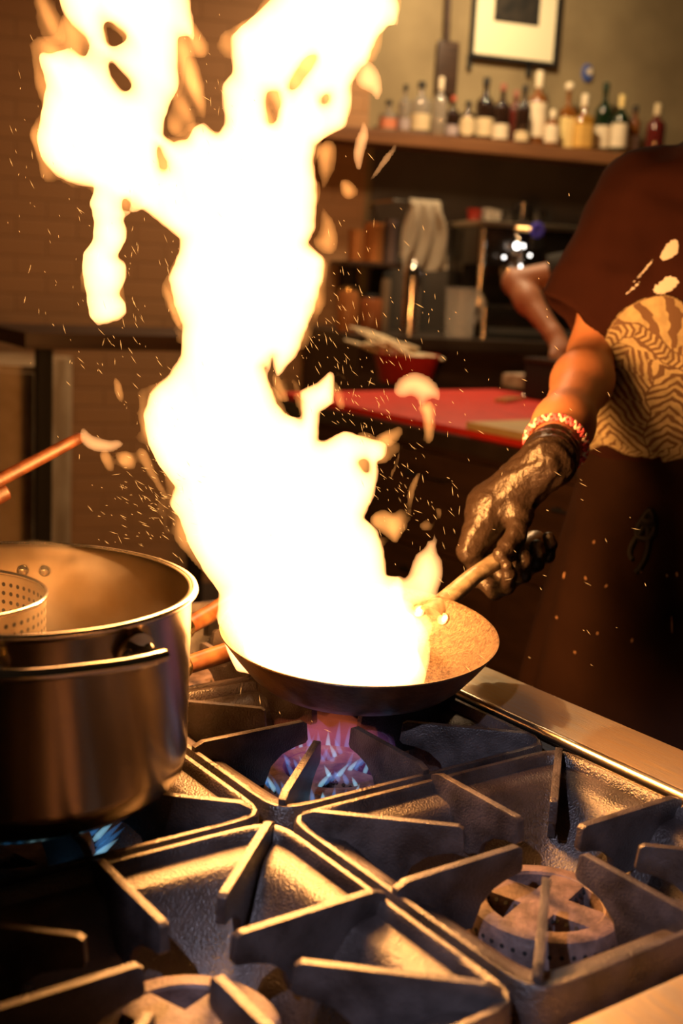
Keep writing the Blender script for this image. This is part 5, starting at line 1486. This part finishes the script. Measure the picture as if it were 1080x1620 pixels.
def shirt2(p):
    q = p - P2; q = np.stack([q @ RH, q @ FH, p[:, 2]], 1); z = q[:, 2]
    a = np.interp(z, [0.0, 0.3, 0.5, 0.58, 0.63], [0.19, 0.19, 0.195, 0.15, 0.085]); b = np.interp(z, [0.0, 0.3, 0.5, 0.58, 0.63], [0.155, 0.155, 0.15, 0.11, 0.08])
    d = (np.sqrt((q[:, 0] / a) ** 2 + ((q[:, 1] - 0.015) / b) ** 2) - 1) * np.minimum(a, b) * 0.85
    d = np.maximum(d, np.maximum(z - 0.62, -0.03 - z))
    for s_, e_ in ((S2, E2), (Q2(0.14, 0.05, 0.53), Q2(0.22, 0.02, 0.25))):
        dv = unit(e_ - s_); en = s_ + (e_ - s_) * 0.66
        d = smin(d, np.maximum(cone_sdf(p, s_, e_, 0.07, 0.066), (p - en) @ dv), 0.03)
    return d + 0.004 * wob(p, 28, 1)
sdf_mesh('shirt', shirt2, [lo2[0], lo2[1], -0.06], [hi2[0], hi2[1], 0.66], 0.011, M_shirt2, p2)
def hair2(p):
    q = p - P2; q = np.stack([q @ RH, q @ FH, p[:, 2]], 1)
    d = ell_sdf(q, (0, 0.085, 0.775), (0.084, 0.10, 0.104))
    return np.maximum(d, np.minimum(q[:, 1] - 0.16, 1e9)) + 0.003 * wob(p, 80, 0)
sdf_mesh('hair', hair2, P2 + np.array([-0.22, -0.22, 0.62]), P2 + np.array([0.22, 0.22, 0.90]), 0.008, M_hair, p2)
def trs2(p):
    d = None
    for sx in (-1, 1):
        c = limb(p, [Q2(sx * 0.085, 0, 0.03), Q2(sx * 0.10, 0, -0.42), Q2(sx * 0.10, -0.02, -0.84)], [0.115, 0.085, 0.075]); d = c if d is None else smin(d, c, 0.03)
    return np.maximum(d, -0.855 - p[:, 2])
sdf_mesh('trousers', trs2, P2 + np.array([-0.3, -0.3, -0.9]), P2 + np.array([0.3, 0.3, 0.16]), 0.015, M_trouser, p2)

# ------------------------------------------------------------------ left of the fire: work table and steel cabinet
ta = at(40, 536, 3.1); tbp = at(330, 536, 3.35)
ztab = float(at(60, 527, 3.1)[2])
dx_ = unit((tbp - ta) * [1, 1, 0]); dy_ = np.array([-dx_[1], dx_[0], 0.0])
if dy_ @ FH < 0: dy_ = -dy_
TM = frame([ta[0], ta[1], 0], dx_, dy_, ZZ) if np.cross(dx_, dy_)[2] > 0 else frame([ta[0], ta[1], 0], dx_, -dy_, ZZ)
sgn = 1 if np.cross(dx_, dy_)[2] > 0 else -1
tab = empty('work_table', label='dark narrow high table standing by the brick wall left of the fire', cat='table', mat=TM)
bm = B(); box(bm, (0, min(0, sgn * 0.45), ztab - 0.042), (0.64, max(0, sgn * 0.45), ztab), 0.004); obj('tabletop', bm, M_cabinet, tab)
for xx, yy in ((0.09, 0.20), (0.56, 0.20)):
    y_ = sgn * yy; bm = B(); box(bm, (xx, min(y_, y_ + sgn * 0.035), FLOOR), (xx + 0.042, max(y_, y_ + sgn * 0.035), ztab - 0.042), 0.002); obj('leg', bm, M_black, tab)
cb0 = at(-120, 590, 3.75); cb1 = at(62, 580, 3.75)
cxd = unit((cb1 - cb0) * [1, 1, 0]); cyd = np.cross(ZZ, cxd); Wc = float(np.linalg.norm((cb1 - cb0)[:2])); zcb = float(cb1[2])
cab = empty('steel_cabinet', label='low pale steel cabinet behind the dark table at the left edge', cat='cabinet', mat=frame([cb0[0], cb0[1], FLOOR], cxd, cyd, ZZ))
M_cab = mat('reflection_toned_steel', (0.62, 0.47, 0.30), 0.45, 0.15, 0.2, 12, col2=(0.36, 0.24, 0.13), vscale=5)  # pale blotchy colour stands in for the fire reflected in the steel
bm = B(); box(bm, (0, 0, 0.06), (Wc, 0.5, zcb - FLOOR), 0.006); obj('body', bm, M_cab, cab)
bm = B(); box(bm, (0.012, -0.018, 0.08), (Wc - 0.012, -0.0005, zcb - FLOOR - 0.02), 0.004); d = obj('door', bm, M_cab, cab)
bm = B(); tube(bm, [(0.04, -0.018, 0.5), (0.04, -0.05, 0.5), (0.04, -0.05, 0.75), (0.04, -0.018, 0.75)], 0.007); obj('handle', bm, M_bright, d)
for xx in (0.04, Wc - 0.06):
    bm = B(); box(bm, (xx, 0.05, 0), (xx + 0.03, 0.45, 0.06)); obj('foot', bm, M_black, cab)
